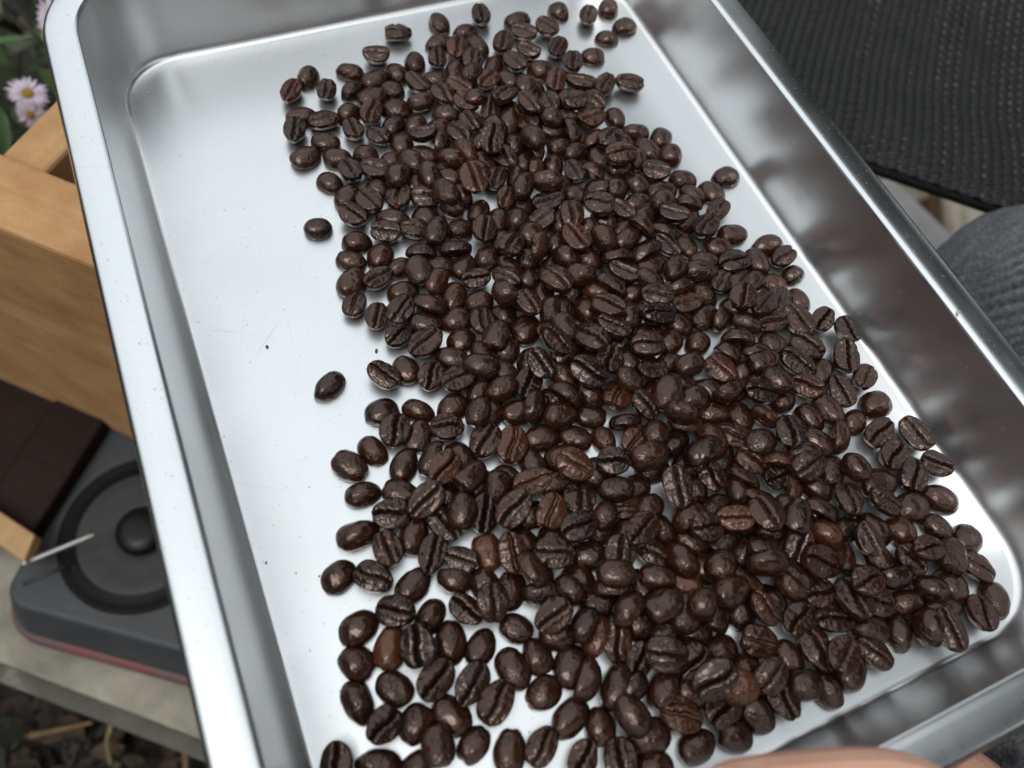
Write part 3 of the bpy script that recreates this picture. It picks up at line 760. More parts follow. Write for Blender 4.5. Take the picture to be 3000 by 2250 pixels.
(20806,9729,629,38,-535,843,47,116,5,'n',1,0,'dark brown crease-up bean lengthwise, right fringe of the heap in the middle part',0),
(20029,11689,574,23,-754,656,-29,110,14,'n',1,0,'dark brown crease-up bean leaning leftward, right fringe of middle heap, leftmost of four',0),
(18221,13009,-28,858,-1,1,-514,107,13,'n',0,0,'',0),
(16900,13069,8,975,106,16,197,103,16,'n',1,0,'dark brown round-backed bean leaning rightward, right half of middle heap, upper of two',0),
(17275,12830,252,791,517,181,273,93,10,'n',0,0,'',0),
(18272,12350,217,806,442,-180,-351,101,12,'n',0,0,'',0),
(19082,11916,568,59,-994,62,-62,106,18,'n',0,0,'',0),
(16153,12210,15,948,116,-14,295,99,19,'n',0,0,'',0),
(17388,11591,365,750,-600,147,-239,114,19,'n',1,0,'dark brown edge-on bean crosswise, right half of middle heap, upper of two',0),
(17831,10931,225,847,-503,78,-153,97,12,'n',0,0,'',0),
(18786,11194,-22,898,5,4,-440,103,10,'n',0,0,'',0),
(19779,10680,602,8,883,-468,-11,115,17,'n',1,0,'dark brown crease-up bean leaning leftward, right fringe of middle heap, second from left of four',0),
(17740,10570,448,998,-25,-24,-49,100,17,'n',1,0,'dark brown round-backed bean crosswise, right half of middle heap, uppermost of four',0),
(19017,10162,595,36,-887,457,53,110,6,'k',1,0,'blackish crease-up bean leaning leftward, right fringe of middle heap, left of two',0),
(16793,11336,233,729,-465,261,-429,94,20,'n',0,0,'',0),
(16263,10918,552,25,-812,580,-54,103,9,'r',1,1,'reddish brown crease-up bean leaning leftward, right half of middle heap, upper of two',0),
(17145,10653,-23,988,-9,27,149,97,13,'n',0,0,'',0),
(17630,10049,-26,999,33,-6,30,111,14,'n',0,0,'',0),
(17745,9684,542,861,-74,1,-504,103,12,'n',1,0,'dark brown round-backed bean leaning leftward, right fringe of middle heap, uppermost of four',0),
(19818,9600,-15,931,-41,0,363,101,1,'n',1,0,'dark brown round-backed bean lengthwise, right fringe of the heap in the middle part',0),
(18804,9257,546,41,-947,315,-56,103,4,'r',1,0,'reddish brown crease-up bean crosswise, right fringe of the heap in the middle part',0),
(19860,8647,536,91,-682,722,-71,101,3,'n',1,0,'dark brown crease-up bean leaning leftward, right fringe of middle heap, third from left of four',0),
(20997,8830,541,39,954,294,-39,102,19,'n',1,1,'dark brown crease-up bean leaning rightward, right fringe of middle heap, second from top of four',0),
(20932,7842,-21,999,40,12,27,111,8,'n',1,0,'dark brown round-backed bean leaning rightward, right fringe of middle heap, right of two',0),
(14763,10229,267,995,50,-92,-7,111,14,'n',1,0,'dark brown round-backed bean crosswise, right half of middle heap, second from top of four',0),
(15606,10413,-3,928,81,-3,-363,104,3,'n',0,0,'',0),
(16564,10087,-3,998,62,-8,-16,92,7,'n',0,0,'',0),
(15868,10053,730,794,606,42,18,104,18,'n',1,0,'dark brown edge-on bean leaning rightward, right half of the heap in the middle part',0),
(16988,9540,898,16,-983,161,90,106,2,'k',1,0,'blackish crease-up bean crosswise, right half of middle heap, right of two',0),
(17862,9131,-21,997,1,-7,72,93,20,'n',0,0,'',0),
(15312,9557,-16,996,-18,-20,-89,106,3,'n',1,0,'dark brown round-backed bean crosswise, right half of middle heap, third from top of four',0),
(16109,9139,-14,686,-17,38,-726,101,9,'n',1,0,'dark brown round-backed bean leaning leftward, right half of middle heap, left of two',0),
(16647,8688,310,692,-555,289,-360,101,17,'r',0,0,'',0),
(18389,8237,-3,772,28,51,-633,97,1,'n',1,0,'dark brown round-backed bean leaning leftward, right fringe of middle heap, third from top of four',0),
(19166,8242,-26,755,-5,3,-655,109,21,'n',1,0,'dark brown round-backed bean leaning leftward, right fringe of middle heap, second from top of four',0),
(19869,7572,-21,979,8,-4,203,102,13,'n',1,0,'dark brown round-backed bean leaning rightward, right fringe of middle heap, left of two',0),
(5103,12649,572,29,-881,-473,-2,109,11,'n',1,0,'dark brown crease-up bean lengthwise, left fringe of middle heap, lowest of three',0),
(5730,12269,-10,884,19,-31,467,98,17,'n',1,0,'dark brown round-backed bean lengthwise, left fringe of middle heap, upper of two',0),
(6690,12191,546,53,983,-174,-19,104,11,'n',1,0,'dark brown crease-up bean crosswise, left fringe of the heap in the middle part',0),
(4238,12339,-23,828,-8,6,-561,108,18,'n',1,0,'dark brown round-backed bean leaning leftward, left fringe of middle heap, second from top of three',0),
(3417,12077,-23,899,12,2,-438,104,16,'n',1,0,'dark brown round-backed bean leaning leftward, left fringe of middle heap, lowest of three',0),
(3496,11050,-11,997,-61,3,-43,99,15,'n',1,0,'dark brown round-backed bean crosswise, left fringe of lower heap, second from top of three',0),
(4970,11496,-24,899,16,1,437,101,1,'n',1,0,'dark brown round-backed bean lengthwise, left fringe of middle heap, lower of two',0),
(5955,11221,298,744,-523,-241,338,106,1,'n',1,0,'dark brown edge-on bean lengthwise, left fringe of the heap in the middle part',0),
(6713,11140,-5,774,6,-59,-630,111,4,'n',0,0,'',0),
(6078,10739,980,103,-945,-307,42,101,1,'r',1,0,'reddish brown crease-up bean leaning rightward, left fringe of the heap in the middle part',0),
(7626,11289,594,19,934,352,57,111,10,'n',1,0,'dark brown crease-up bean leaning rightward, left half of middle heap, lower of two',0),
(4564,10636,-2,939,-85,36,-331,101,16,'n',1,0,'dark brown round-backed bean crosswise, left fringe of lower heap, uppermost of three',0),
(6676,10204,513,954,-104,120,256,105,17,'n',1,0,'dark brown round-backed bean leaning rightward, left half of lower heap, left of two',0),
(4095,10066,586,8,993,-121,-16,112,8,'k',1,0,'blackish crease-up bean crosswise, left fringe of lower heap, upper of two',0),
(5158,9966,907,55,-968,-218,-108,108,14,'n',1,0,'dark brown crease-up bean leaning rightward, left fringe of the heap in the lower part',0),
(5877,10126,-20,807,26,-22,-589,105,5,'n',0,0,'',0),
(6111,9316,443,851,-93,-90,509,106,12,'n',1,0,'dark brown round-backed bean lengthwise, left fringe of lower heap, right of two',0),
(6951,10035,-25,947,3,5,322,104,15,'n',0,0,'',0),
(6696,9031,596,58,-859,-507,-28,111,5,'k',1,0,'blackish crease-up bean lengthwise, left half of lower heap, left of two',0),
(7886,9993,-19,926,35,-6,-376,96,18,'n',0,0,'',0),
(7404,9704,392,871,63,6,487,105,4,'n',1,0,'dark brown round-backed bean lengthwise, left half of lower heap, leftmost of three',0),
(5481,9168,546,28,799,-600,-7,105,15,'k',1,0,'blackish crease-up bean leaning leftward, left fringe of lower heap, right of two',0),
(4492,9280,4,882,100,25,460,104,21,'n',1,0,'dark brown round-backed bean lengthwise, left fringe of lower heap, left of two',0),
(2964,9918,8,994,108,-10,5,114,15,'n',1,0,'dark brown round-backed bean crosswise, left fringe of lower heap, lowest of three',0),
(3647,9100,558,1,731,-681,31,106,0,'n',1,0,'dark brown crease-up bean leaning leftward, left fringe of lower heap, left of two',0),
(4820,8463,555,3,-885,-465,-6,105,3,'k',1,0,'blackish crease-up bean lengthwise, left fringe of the heap in the lower part',0),
(5537,8009,493,0,933,-359,22,95,19,'n',1,0,'dark brown crease-up bean crosswise, left fringe of the heap in the lower part',0),
(6396,7997,-23,672,0,8,-741,102,17,'o',1,0,'light tan round-backed bean lengthwise, left half of the heap in the lower part',0),
(8405,10868,575,13,-878,-477,31,110,1,'r',1,1,'reddish brown crease-up bean lengthwise, left half of the heap in the middle part',0),
(9407,10807,-5,998,-55,34,-22,111,3,'n',1,0,'dark brown round-backed bean crosswise, left half of middle heap, fourth from left of seven',0),
(10490,10440,-24,932,7,4,-362,104,7,'n',1,0,'dark brown round-backed bean crosswise, left half of middle heap, sixth from left of seven',0),
(11368,10050,-19,726,-17,-6,-688,97,18,'r',1,0,'reddish brown round-backed bean leaning leftward, left half of the heap in the middle part',0),
(12251,9563,548,101,-953,-286,-5,103,10,'r',1,1,'reddish brown crease-up bean leaning rightward, centre of the heap in the middle part',0),
(8795,10060,-5,722,-16,54,-690,105,3,'n',1,0,'dark brown round-backed bean leaning leftward, left half of middle heap, lowest of three',0),
(9757,9965,-22,1000,7,-10,-22,105,20,'n',0,0,'',0),
(9856,9368,994,33,-891,451,30,107,9,'r',1,1,'reddish brown crease-up bean leaning leftward, left half of the heap in the middle part',0),
(10565,9072,-29,915,5,-10,403,115,20,'n',0,0,'',0),
(11002,9018,1076,64,-967,234,-73,100,11,'k',1,0,'blackish crease-up bean crosswise, left half of the heap in the middle part',0),
(12224,8934,750,876,473,-51,-78,112,1,'n',1,0,'dark brown edge-on bean crosswise, centre of the heap in the middle part',0),
(12415,8574,-26,997,-36,-1,-68,109,20,'n',0,0,'',0),
(12916,9487,349,880,-3,36,473,101,20,'n',1,0,'dark brown round-backed bean lengthwise, centre of the heap in the middle part',0),
(13487,9029,13,966,-96,21,237,109,11,'k',1,0,'blackish round-backed bean leaning rightward, centre of the heap in the middle part',0),
(14022,9338,225,850,-465,144,-201,112,7,'n',0,0,'',0),
(13449,8075,228,860,-481,-72,153,109,3,'k',0,0,'',0),
(8390,9348,917,23,-999,12,-35,107,15,'r',1,1,'reddish brown crease-up bean crosswise, left half of the heap in the lower part',0),
(9216,9218,-20,998,36,15,47,103,21,'n',0,0,'',0),
(9684,8485,594,45,853,517,-51,109,9,'n',1,0,'dark brown crease-up bean lengthwise, left half of lower heap, upper of two',0),
(7501,8743,976,6,-963,-243,-121,111,6,'n',1,0,'dark brown crease-up bean leaning rightward, left half of lower heap, upper of two',0),
(8555,8267,954,52,-902,-426,-33,101,17,'r',1,1,'reddish brown crease-up bean lengthwise, left half of lower heap, right of two',0),
(10813,8253,395,980,-72,-34,-181,106,10,'k',1,0,'blackish round-backed bean crosswise, left half of lower heap, upper of two',0),
(11553,8160,2,995,-99,-16,7,99,8,'n',0,0,'',0),
(10128,7623,442,947,-39,40,315,98,13,'n',1,0,'dark brown round-backed bean leaning rightward, left half of lower heap, right of two',0),
(9940,7359,-23,949,-22,-12,313,101,13,'n',0,0,'',0),
(10910,7699,518,5,981,-192,-14,100,9,'r',0,0,'',0),
(11581,7360,314,980,-11,21,197,102,18,'n',1,0,'dark brown round-backed bean leaning rightward, centre of lower heap, uppermost of four',0),
(12581,7544,937,121,-613,780,29,117,15,'n',1,0,'dark brown crease-up bean lengthwise, centre of the heap in the lower part',0),
(13304,7454,-22,730,8,2,-684,105,5,'n',0,0,'',0),
(9141,7557,1020,68,993,71,-60,110,7,'k',1,0,'blackish crease-up bean leaning rightward, left half of the heap in the lower part',0),
(8111,8550,-25,989,14,6,144,102,4,'n',0,0,'',0),
(10832,6751,1193,93,966,230,-80,108,3,'n',1,0,'dark brown crease-up bean leaning rightward, centre of the heap in the lower part',0),
(10562,6855,-14,930,-58,-26,363,111,1,'n',0,0,'',0),
(11736,6628,-11,724,21,-52,-688,97,15,'n',1,0,'dark brown round-backed bean leaning leftward, centre of lower heap, upper of two',0),
(12673,6481,298,832,-548,-51,76,114,5,'n',1,0,'dark brown edge-on bean leaning rightward, centre of the heap in the lower part',0),
(6973,7505,946,102,-664,729,132,112,5,'r',1,1,'reddish brown crease-up bean lengthwise, left half of lower heap, left of two',0),
(7521,7838,-24,821,1,-3,-571,111,5,'n',0,0,'',0),
(8132,7096,894,3,973,-229,22,105,9,'n',1,0,'dark brown crease-up bean crosswise, left half of the heap in the lower part',0),
(8477,7625,-21,980,-52,-6,-194,105,13,'n',0,0,'',0),
(9298,6731,-20,963,36,-5,-268,106,9,'n',1,0,'dark brown round-backed bean crosswise, left half of lower heap, left of two',0),
(9911,6312,963,40,-885,-463,-41,110,19,'k',1,0,'blackish crease-up bean lengthwise, left half of lower heap, right of two',0),
(11055,6068,506,56,840,-539,-24,96,21,'n',1,0,'dark brown crease-up bean leaning leftward, centre of the heap in the lower part',0),
(11746,5504,249,712,-146,-131,-674,108,6,'n',1,0,'dark brown round-backed bean leaning leftward, centre of lower heap, lower of two',0),
(12456,5955,-22,900,3,18,-435,101,9,'n',0,0,'',0),
(7129,6836,822,684,-392,346,-509,107,7,'n',1,0,'dark brown edge-on bean leaning leftward, left half of the heap in the lower part',0),
(14544,8618,384,702,-76,42,-707,113,5,'r',1,0,'reddish brown round-backed bean leaning leftward, right half of the heap in the middle part',0),
(15427,8516,543,80,-942,325,-6,104,2,'n',0,0,'',0),
(13846,8124,973,870,-470,-79,130,117,1,'k',1,0,'blackish edge-on bean leaning rightward, centre of the heap in the middle part',0),
(16063,7985,432,994,-46,-38,-86,112,13,'n',1,0,'dark brown round-backed bean crosswise, right half of middle heap, lowest of four',0),
(17032,7923,998,20,-570,817,-87,112,11,'k',1,0,'blackish crease-up bean lengthwise, right half of the heap in the middle part',0),
(18124,7341,-25,853,-20,16,-521,107,16,'n',1,0,'dark brown round-backed bean leaning leftward, right half of middle heap, right of two',0),
(18689,7348,315,722,528,273,354,107,6,'r',1,0,'reddish brown edge-on bean lengthwise, right fringe of the heap in the middle part',0),
(20223,6842,556,44,-981,-187,-26,105,6,'n',1,0,'dark brown crease-up bean leaning rightward, right fringe of middle heap, third from top of four',0),
(16313,7121,336,788,-560,135,-217,98,3,'r',0,0,'',0),
(14732,8051,-20,926,47,2,375,95,17,'k',0,0,'',0),
(15562,7561,564,8,-887,454,83,106,17,'r',1,0,'reddish brown crease-up bean leaning leftward, right half of middle heap, lower of two',0),
(14000,7588,517,67,-753,655,9,97,1,'n',1,0,'dark brown crease-up bean leaning leftward, right half of lower heap, leftmost of three',0),
(14784,7036,337,696,-566,273,-348,104,9,'n',1,0,'dark brown edge-on bean leaning leftward, right half of lower heap, uppermost of four',0),
(16969,6632,1008,78,-990,-90,-70,103,16,'n',1,0,'dark brown crease-up bean leaning rightward, right half of the heap in the middle part',0),
(17440,7185,88,957,-11,-152,-247,107,1,'n',0,0,'',0),
(18046,6304,-23,944,-17,0,329,100,9,'n',1,0,'dark brown round-backed bean lengthwise, right half of the heap in the middle part',0),
(18596,6045,399,786,-18,33,-617,101,11,'n',1,0,'dark brown round-backed bean leaning leftward, right fringe of middle heap, lowest of four',0),
(16022,6733,502,19,-999,-6,27,95,13,'k',1,0,'blackish crease-up bean crosswise, right half of the heap in the lower part',0),
(16140,6252,307,701,533,306,362,102,13,'r',0,0,'',0),
(14897,6236,328,726,-586,219,-287,103,16,'n',0,0,'',0),
(14673,6786,300,484,391,-494,-607,93,11,'n',0,0,'',0),
(13672,6626,-5,985,-52,22,164,99,1,'n',0,0,'',0),
(17175,5971,-27,837,-8,-5,-548,110,18,'n',1,0,'dark brown round-backed bean leaning leftward, right half of the heap in the lower part',0),
(17859,5340,617,104,516,-842,116,108,21,'n',1,0,'dark brown crease-up bean lengthwise, right half of lower heap, right of two',0),
(19208,5384,-28,994,-16,15,-110,117,17,'n',1,0,'dark brown round-backed bean crosswise, right fringe of lower heap, uppermost of three',0),
(18870,4693,741,17,900,-410,-149,100,9,'n',1,0,'dark brown crease-up bean leaning leftward, right fringe of lower heap, second from left of four',0),
(14721,5810,1145,64,739,-667,72,114,10,'n',1,0,'dark brown crease-up bean leaning leftward, right half of lower heap, second from left of three',0),
(15854,5597,221,532,298,-381,-694,104,12,'n',0,0,'',0),
(15632,5318,739,908,46,28,415,106,16,'k',1,0,'blackish round-backed bean lengthwise, right half of lower heap, upper of two',0),
(16345,5185,783,757,-486,231,-371,104,4,'n',1,0,'dark brown edge-on bean leaning leftward, right half of lower heap, second from top of four',0),
(16772,5189,-27,982,3,9,-191,112,6,'n',0,0,'',0),
(12844,6070,1001,43,-987,129,83,101,11,'n',1,0,'dark brown crease-up bean crosswise, centre of the heap in the lower part',0),
(13760,6014,943,22,975,-206,85,98,3,'o',1,0,'light tan crease-up bean crosswise, right half of the heap in the lower part',0),
(14433,5852,-16,959,-58,-23,277,106,18,'n',0,0,'',0),
(16306,4544,546,879,9,-68,-471,106,5,'o',1,0,'light tan round-backed bean leaning leftward, right half of the heap in the lower part',0),
(17304,4440,1,997,-62,53,1,98,3,'k',0,0,'',0),
(18227,4118,-25,766,21,-9,-643,108,14,'n',1,0,'dark brown round-backed bean leaning leftward, right fringe of lower heap, third from top of five',0),
(17401,3868,972,5,685,-727,-57,103,19,'n',1,0,'dark brown crease-up bean leaning leftward, right fringe of lower heap, leftmost of four',0),
(13370,5558,-23,985,-19,-9,171,107,17,'k',0,0,'',0),
(13817,5012,-11,952,77,17,294,103,4,'n',0,0,'',0),
(14917,5386,266,809,582,-43,-67,97,15,'n',0,0,'',0),
(15249,4496,753,36,-909,-358,-212,106,15,'n',1,0,'dark brown crease-up bean lengthwise, right half of lower heap, left of two',0),
(14242,4873,432,973,77,51,-211,101,7,'n',1,0,'dark brown round-backed bean crosswise, right half of the heap in the lower part',0),
(16048,4584,-29,769,-19,12,-639,114,2,'n',0,0,'',0),
(15618,3783,1012,145,-937,275,160,113,1,'n',1,0,'dark brown crease-up bean crosswise, right half of lower heap, uppermost of three',0),
(16651,3794,580,96,-897,-381,203,101,17,'n',0,0,'',0),
(14023,4602,842,771,605,-109,-169,114,7,'n',1,0,'dark brown edge-on bean crosswise, right half of the heap in the lower part',0),
(17776,3235,-26,726,5,-4,-687,106,1,'n',1,0,'dark brown round-backed bean leaning leftward, right fringe of lower heap, fourth from top of five',0),
(12427,5092,-19,945,22,14,326,97,20,'n',0,0,'',0),
(12750,4909,428,956,-43,-4,289,106,20,'n',1,0,'dark brown round-backed bean leaning rightward, centre of lower heap, second from top of four',0),
(14532,3813,383,656,-545,332,-403,117,21,'n',1,0,'dark brown edge-on bean leaning leftward, right half of lower heap, third from top of four',0),
(16880,2935,211,835,-467,139,-255,94,17,'n',0,0,'',0),
(21364,6344,593,51,-781,622,-20,112,14,'n',1,0,'dark brown crease-up bean leaning leftward, right fringe of middle heap, rightmost of four',0),
(20176,5964,550,57,-959,-277,7,105,4,'n',1,0,'dark brown crease-up bean leaning rightward, right fringe of middle heap, lowest of four',0),
(21392,5163,567,37,-929,366,23,102,20,'k',1,0,'blackish crease-up bean crosswise, right fringe of the heap in the middle part',0),
(20425,5143,573,40,-909,-415,-12,109,17,'k',1,0,'blackish crease-up bean lengthwise, right fringe of the heap in the lower part',0),
(20947,4173,-24,907,7,7,-420,107,3,'n',1,0,'dark brown round-backed bean leaning leftward, right fringe of lower heap, uppermost of five',0),
(19830,4260,-19,999,-36,-1,34,117,14,'n',1,0,'dark brown round-backed bean leaning rightward, right fringe of lower heap, left of two',0),
(19020,3709,-20,765,17,-30,-643,104,20,'r',1,0,'reddish brown round-backed bean leaning leftward, right fringe of the heap in the lower part',0),
(20218,3398,-23,834,7,-9,-552,99,11,'n',1,0,'dark brown round-backed bean leaning leftward, right fringe of lower heap, second from top of five',0),
(20893,2687,-27,978,11,1,208,109,0,'n',1,0,'dark brown round-backed bean leaning rightward, right fringe of lower heap, right of two',0),
(19068,2950,974,88,989,-102,-59,98,11,'n',1,0,'dark brown crease-up bean crosswise, right fringe of lower heap, upper of two',0),
(19809,2400,267,931,-98,115,332,115,17,'n',1,0,'dark brown round-backed bean lengthwise, right fringe of lower heap, upper of two',0),
(18623,2823,551,1,-804,591,69,104,11,'n',1,0,'dark brown crease-up bean leaning leftward, right fringe of lower heap, third from left of four',0),
(20548,1832,529,27,865,-496,-75,98,21,'n',1,0,'dark brown crease-up bean leaning leftward, right fringe of lower heap, rightmost of four',0),
(2082,8904,-15,973,-37,13,226,107,13,'n',1,0,'dark brown round-backed bean leaning rightward, left fringe of lower heap, leftmost of three',0),
(2997,8495,531,29,919,-392,13,101,21,'k',1,0,'blackish crease-up bean leaning leftward, left fringe of lower heap, left of two',0),
(3993,7860,-21,971,21,4,239,101,16,'n',1,0,'dark brown round-backed bean leaning rightward, left fringe of lower heap, second from left of three',0),
(3237,7336,590,42,956,-278,91,106,10,'k',1,0,'blackish crease-up bean crosswise, left fringe of lower heap, lower of two',0),
(2173,7290,-13,991,-53,6,119,116,13,'n',1,0,'dark brown round-backed bean leaning rightward, left fringe at near end, leftmost of three',0),
(4145,6833,-24,943,1,5,334,103,5,'n',1,0,'dark brown round-backed bean leaning rightward, left fringe of lower heap, rightmost of three',0),
(2779,6447,-1,857,64,56,509,107,16,'o',1,0,'light tan round-backed bean lengthwise, left fringe of the heap at the near end',0),
(3491,6124,887,135,-649,747,-44,117,8,'k',1,0,'blackish crease-up bean lengthwise, left fringe of the heap at the near end',0),
(4430,5958,-17,841,-8,23,541,107,6,'n',1,0,'dark brown round-backed bean lengthwise, left fringe of the heap at the near end',0),
(5177,5504,-18,935,-14,17,355,98,12,'n',1,0,'dark brown round-backed bean leaning rightward, left fringe at near end, rightmost of three',0),
(1826,6423,-23,908,11,-4,-418,104,8,'n',1,0,'dark brown round-backed bean leaning leftward, left fringe at near end, leftmost of four',0),
(2559,5377,-3,887,-77,18,-455,102,10,'n',1,0,'dark brown round-backed bean leaning leftward, left fringe at near end, third from left of four',0),
(3695,5137,583,51,-960,-269,51,110,5,'n',1,0,'dark brown crease-up bean leaning rightward, left fringe of the heap at the near end',0),
(4584,4637,557,130,-940,-313,45,104,3,'k',1,0,'blackish crease-up bean leaning rightward, left half of the heap at the near end',0),
(5236,7615,206,847,456,-133,-239,99,5,'n',1,0,'dark brown edge-on bean crosswise, left fringe of the heap in the lower part',0),
(5977,7147,-3,741,66,-9,-668,99,4,'n',1,0,'dark brown round-backed bean leaning leftward, left half of lower heap, leftmost of three',0),
(5176,6599,559,72,882,-463,-50,106,18,'n',1,0,'dark brown crease-up bean leaning leftward, left fringe of lower heap, right of two',0),
(5891,6409,874,103,-590,797,75,100,16,'n',1,0,'dark brown crease-up bean lengthwise, left half of lower heap, lower of two',0),
(1546,5438,-25,752,0,0,-660,110,15,'n',1,0,'dark brown round-backed bean leaning leftward, left fringe at near end, second from left of four',0),
(2061,4613,585,9,-960,-250,124,104,8,'k',1,0,'blackish crease-up bean leaning rightward, left fringe of the heap at the near end',0),
(2808,4327,-13,940,53,10,336,105,8,'n',1,0,'dark brown round-backed bean leaning rightward, left fringe at near end, second from left of three',0),
(3776,4156,-23,850,-19,9,-527,109,7,'n',1,0,'dark brown round-backed bean leaning leftward, left fringe at near end, rightmost of four',0),
(3160,3540,333,640,-108,-74,-757,101,7,'n',1,0,'dark brown round-backed bean lengthwise, left half at near end, leftmost of four',0),
(4081,3235,-18,965,-30,-16,258,98,0,'n',1,0,'dark brown round-backed bean leaning rightward, left half at near end, leftmost of three',0),
(5010,4015,566,69,950,303,4,107,21,'n',1,0,'dark brown crease-up bean leaning rightward, left half of the heap at the near end',0),
(556,4172,558,103,829,548,48,105,5,'n',1,0,'dark brown crease-up bean lengthwise, left fringe of the heap at the near end',0),
(1558,3772,-20,980,-26,11,-199,103,3,'n',1,0,'dark brown round-backed bean crosswise, left fringe of the heap at the near end',0),
(2526,3315,-23,999,-2,-2,44,100,5,'n',0,0,'',0),
(7537,6776,486,2,-779,627,-11,94,10,'n',0,0,'',0),
(6585,6697,-7,894,72,34,441,103,9,'n',1,0,'dark brown round-backed bean lengthwise, left half of lower heap, second from left of three',0),
(7434,6357,292,795,562,-123,-193,105,7,'k',1,0,'blackish edge-on bean crosswise, left half of the heap in the lower part',0),
(8152,5980,421,803,-75,-49,-589,99,18,'n',1,0,'dark brown round-backed bean leaning leftward, left half of lower heap, second from left of three',0),
(8643,6207,-16,853,-47,15,-519,104,13,'n',1,0,'dark brown round-backed bean leaning leftward, left half of lower heap, rightmost of three',0),
(9534,5826,821,972,-51,-24,-229,102,9,'n',1,0,'dark brown round-backed bean crosswise, left half of lower heap, right of two',0),
(9347,5470,351,846,-491,150,-144,103,14,'n',0,0,'',0),
(10719,5318,480,957,27,-58,-282,93,21,'n',1,0,'dark brown round-backed bean crosswise, centre of the heap in the lower part',0),
(11604,4849,-17,895,25,-29,-445,99,17,'o',0,0,'',0),
(8914,5320,-20,998,31,3,-58,107,9,'k',1,0,'blackish round-backed bean crosswise, left half of lower heap, lower of two',0),
(9534,4670,615,835,-504,-104,195,107,5,'n',1,0,'dark brown edge-on bean leaning rightward, left half of the heap in the lower part',0),
(10244,5271,-23,729,-38,36,-682,106,6,'k',0,0,'',0),
(7322,5436,973,3,989,139,53,101,14,'n',1,0,'dark brown crease-up bean leaning rightward, left half of lower heap, lower of two',0),
(8158,4820,649,811,-499,-137,273,107,18,'k',1,0,'blackish edge-on bean leaning rightward, left half of the heap in the lower part',0),
(8449,4407,265,784,-491,-207,317,104,1,'r',1,0,'reddish brown edge-on bean lengthwise, left half of the heap at the near end',0),
(7387,4960,-24,981,-7,-8,-193,102,12,'n',0,0,'',0),
(8803,4103,567,119,-579,805,57,100,1,'n',1,0,'dark brown crease-up bean lengthwise, left half of the heap at the near end',0),
(9744,4417,2,569,-4,-49,-821,103,0,'n',1,0,'dark brown round-backed bean lengthwise, left half of lower heap, rightmost of three',0),
(10435,4482,709,996,-52,-23,66,104,17,'n',1,0,'dark brown round-backed bean leaning rightward, centre of lower heap, lowest of four',0),
(11048,4101,335,894,-70,88,433,116,9,'n',1,0,'dark brown round-backed bean lengthwise, centre of lower heap, left of two',0),
(10284,3855,-17,954,-28,-24,297,107,8,'k',1,0,'blackish round-backed bean leaning rightward, centre of the heap at the near end',0),
(11132,3525,-25,974,1,-3,-228,104,15,'n',1,0,'dark brown round-backed bean crosswise, centre at near end, left of two',0),
(6321,5611,-17,923,-35,8,-383,93,10,'n',1,0,'dark brown round-backed bean leaning leftward, left half at near end, upper of two',0),
(6588,4672,-22,716,4,-6,-698,103,8,'n',1,0,'dark brown round-backed bean lengthwise, left half at near end, third from left of four',0),
(5836,4614,-7,759,37,-54,-648,107,9,'n',1,0,'dark brown round-backed bean leaning leftward, left half at near end, lower of two',0),
(7361,4064,-23,876,-2,-4,482,107,9,'n',1,0,'dark brown round-backed bean lengthwise, left half at near end, rightmost of four',0),
(6360,3724,-18,996,33,2,88,102,4,'n',1,0,'dark brown round-backed bean leaning rightward, left half at near end, second from left of three',0),
(7483,3676,316,748,529,226,330,111,15,'n',1,0,'dark brown edge-on bean lengthwise, left half of the heap at the near end',0),
(8388,2944,359,706,-586,-252,308,110,1,'n',1,0,'dark brown edge-on bean lengthwise, centre of the heap at the near end',0),
(9848,3266,1002,63,-955,278,-80,109,16,'n',1,0,'dark brown crease-up bean crosswise, centre of the heap at the near end',0),
(9248,3475,505,19,-923,-383,3,98,18,'k',1,0,'blackish crease-up bean lengthwise, left half of the heap at the near end',0),
(9600,2378,243,808,-494,-165,275,102,16,'n',1,0,'dark brown edge-on bean leaning rightward, centre of the heap at the near end',0),
(10559,2794,614,122,-968,-199,-87,108,7,'n',1,0,'dark brown crease-up bean leaning rightward, centre at near end, right of two',0),
(10263,2132,-9,930,49,-46,-362,103,2,'n',1,0,'dark brown round-backed bean leaning leftward, right half at near end, leftmost of three',0),
(8670,3031,256,823,553,39,126,99,5,'k',0,0,'',0),
(6763,2834,-20,978,-18,-17,206,108,3,'n',1,0,'dark brown round-backed bean leaning rightward, left half at near end, rightmost of three',0),
(4901,2719,-17,858,29,25,512,101,16,'n',1,0,'dark brown round-backed bean lengthwise, left half at near end, second from left of four',0),
(5720,2508,494,59,954,291,31,94,21,'n',1,0,'dark brown crease-up bean leaning rightward, centre at near end, left of two',0),
(7463,2324,-20,595,3,20,-803,101,8,'n',1,0,'dark brown round-backed bean lengthwise, centre of the heap at the near end',0),
(8279,2272,495,812,-18,62,-580,107,3,'n',1,0,'dark brown round-backed bean leaning leftward, centre of the heap at the near end',0),
(9645,1738,599,94,940,-328,-23,112,11,'r',1,1,'reddish brown crease-up bean crosswise, right half of the heap at the near end',0),
(8604,1565,-24,999,-5,1,-32,113,14,'n',1,0,'dark brown round-backed bean leaning rightward, right half of the heap at the near end',0),
(9729,840,-22,996,8,8,93,100,12,'n',1,0,'dark brown round-backed bean leaning rightward, right fringe of the heap at the near end',0),
(6626,1805,510,35,930,367,5,98,18,'n',1,0,'dark brown crease-up bean lengthwise, centre of the heap at the near end',0),
(7500,1362,568,68,-573,811,-101,107,12,'n',1,0,'dark brown crease-up bean lengthwise, right half of the heap at the near end',0),
(8370,822,-24,993,24,-2,-115,109,19,'n',1,0,'dark brown round-backed bean crosswise, right half at near end, leftmost of three',0),
(11489,4120,883,934,-23,-22,356,92,20,'n',1,0,'dark brown round-backed bean lengthwise, centre of lower heap, right of two',0),
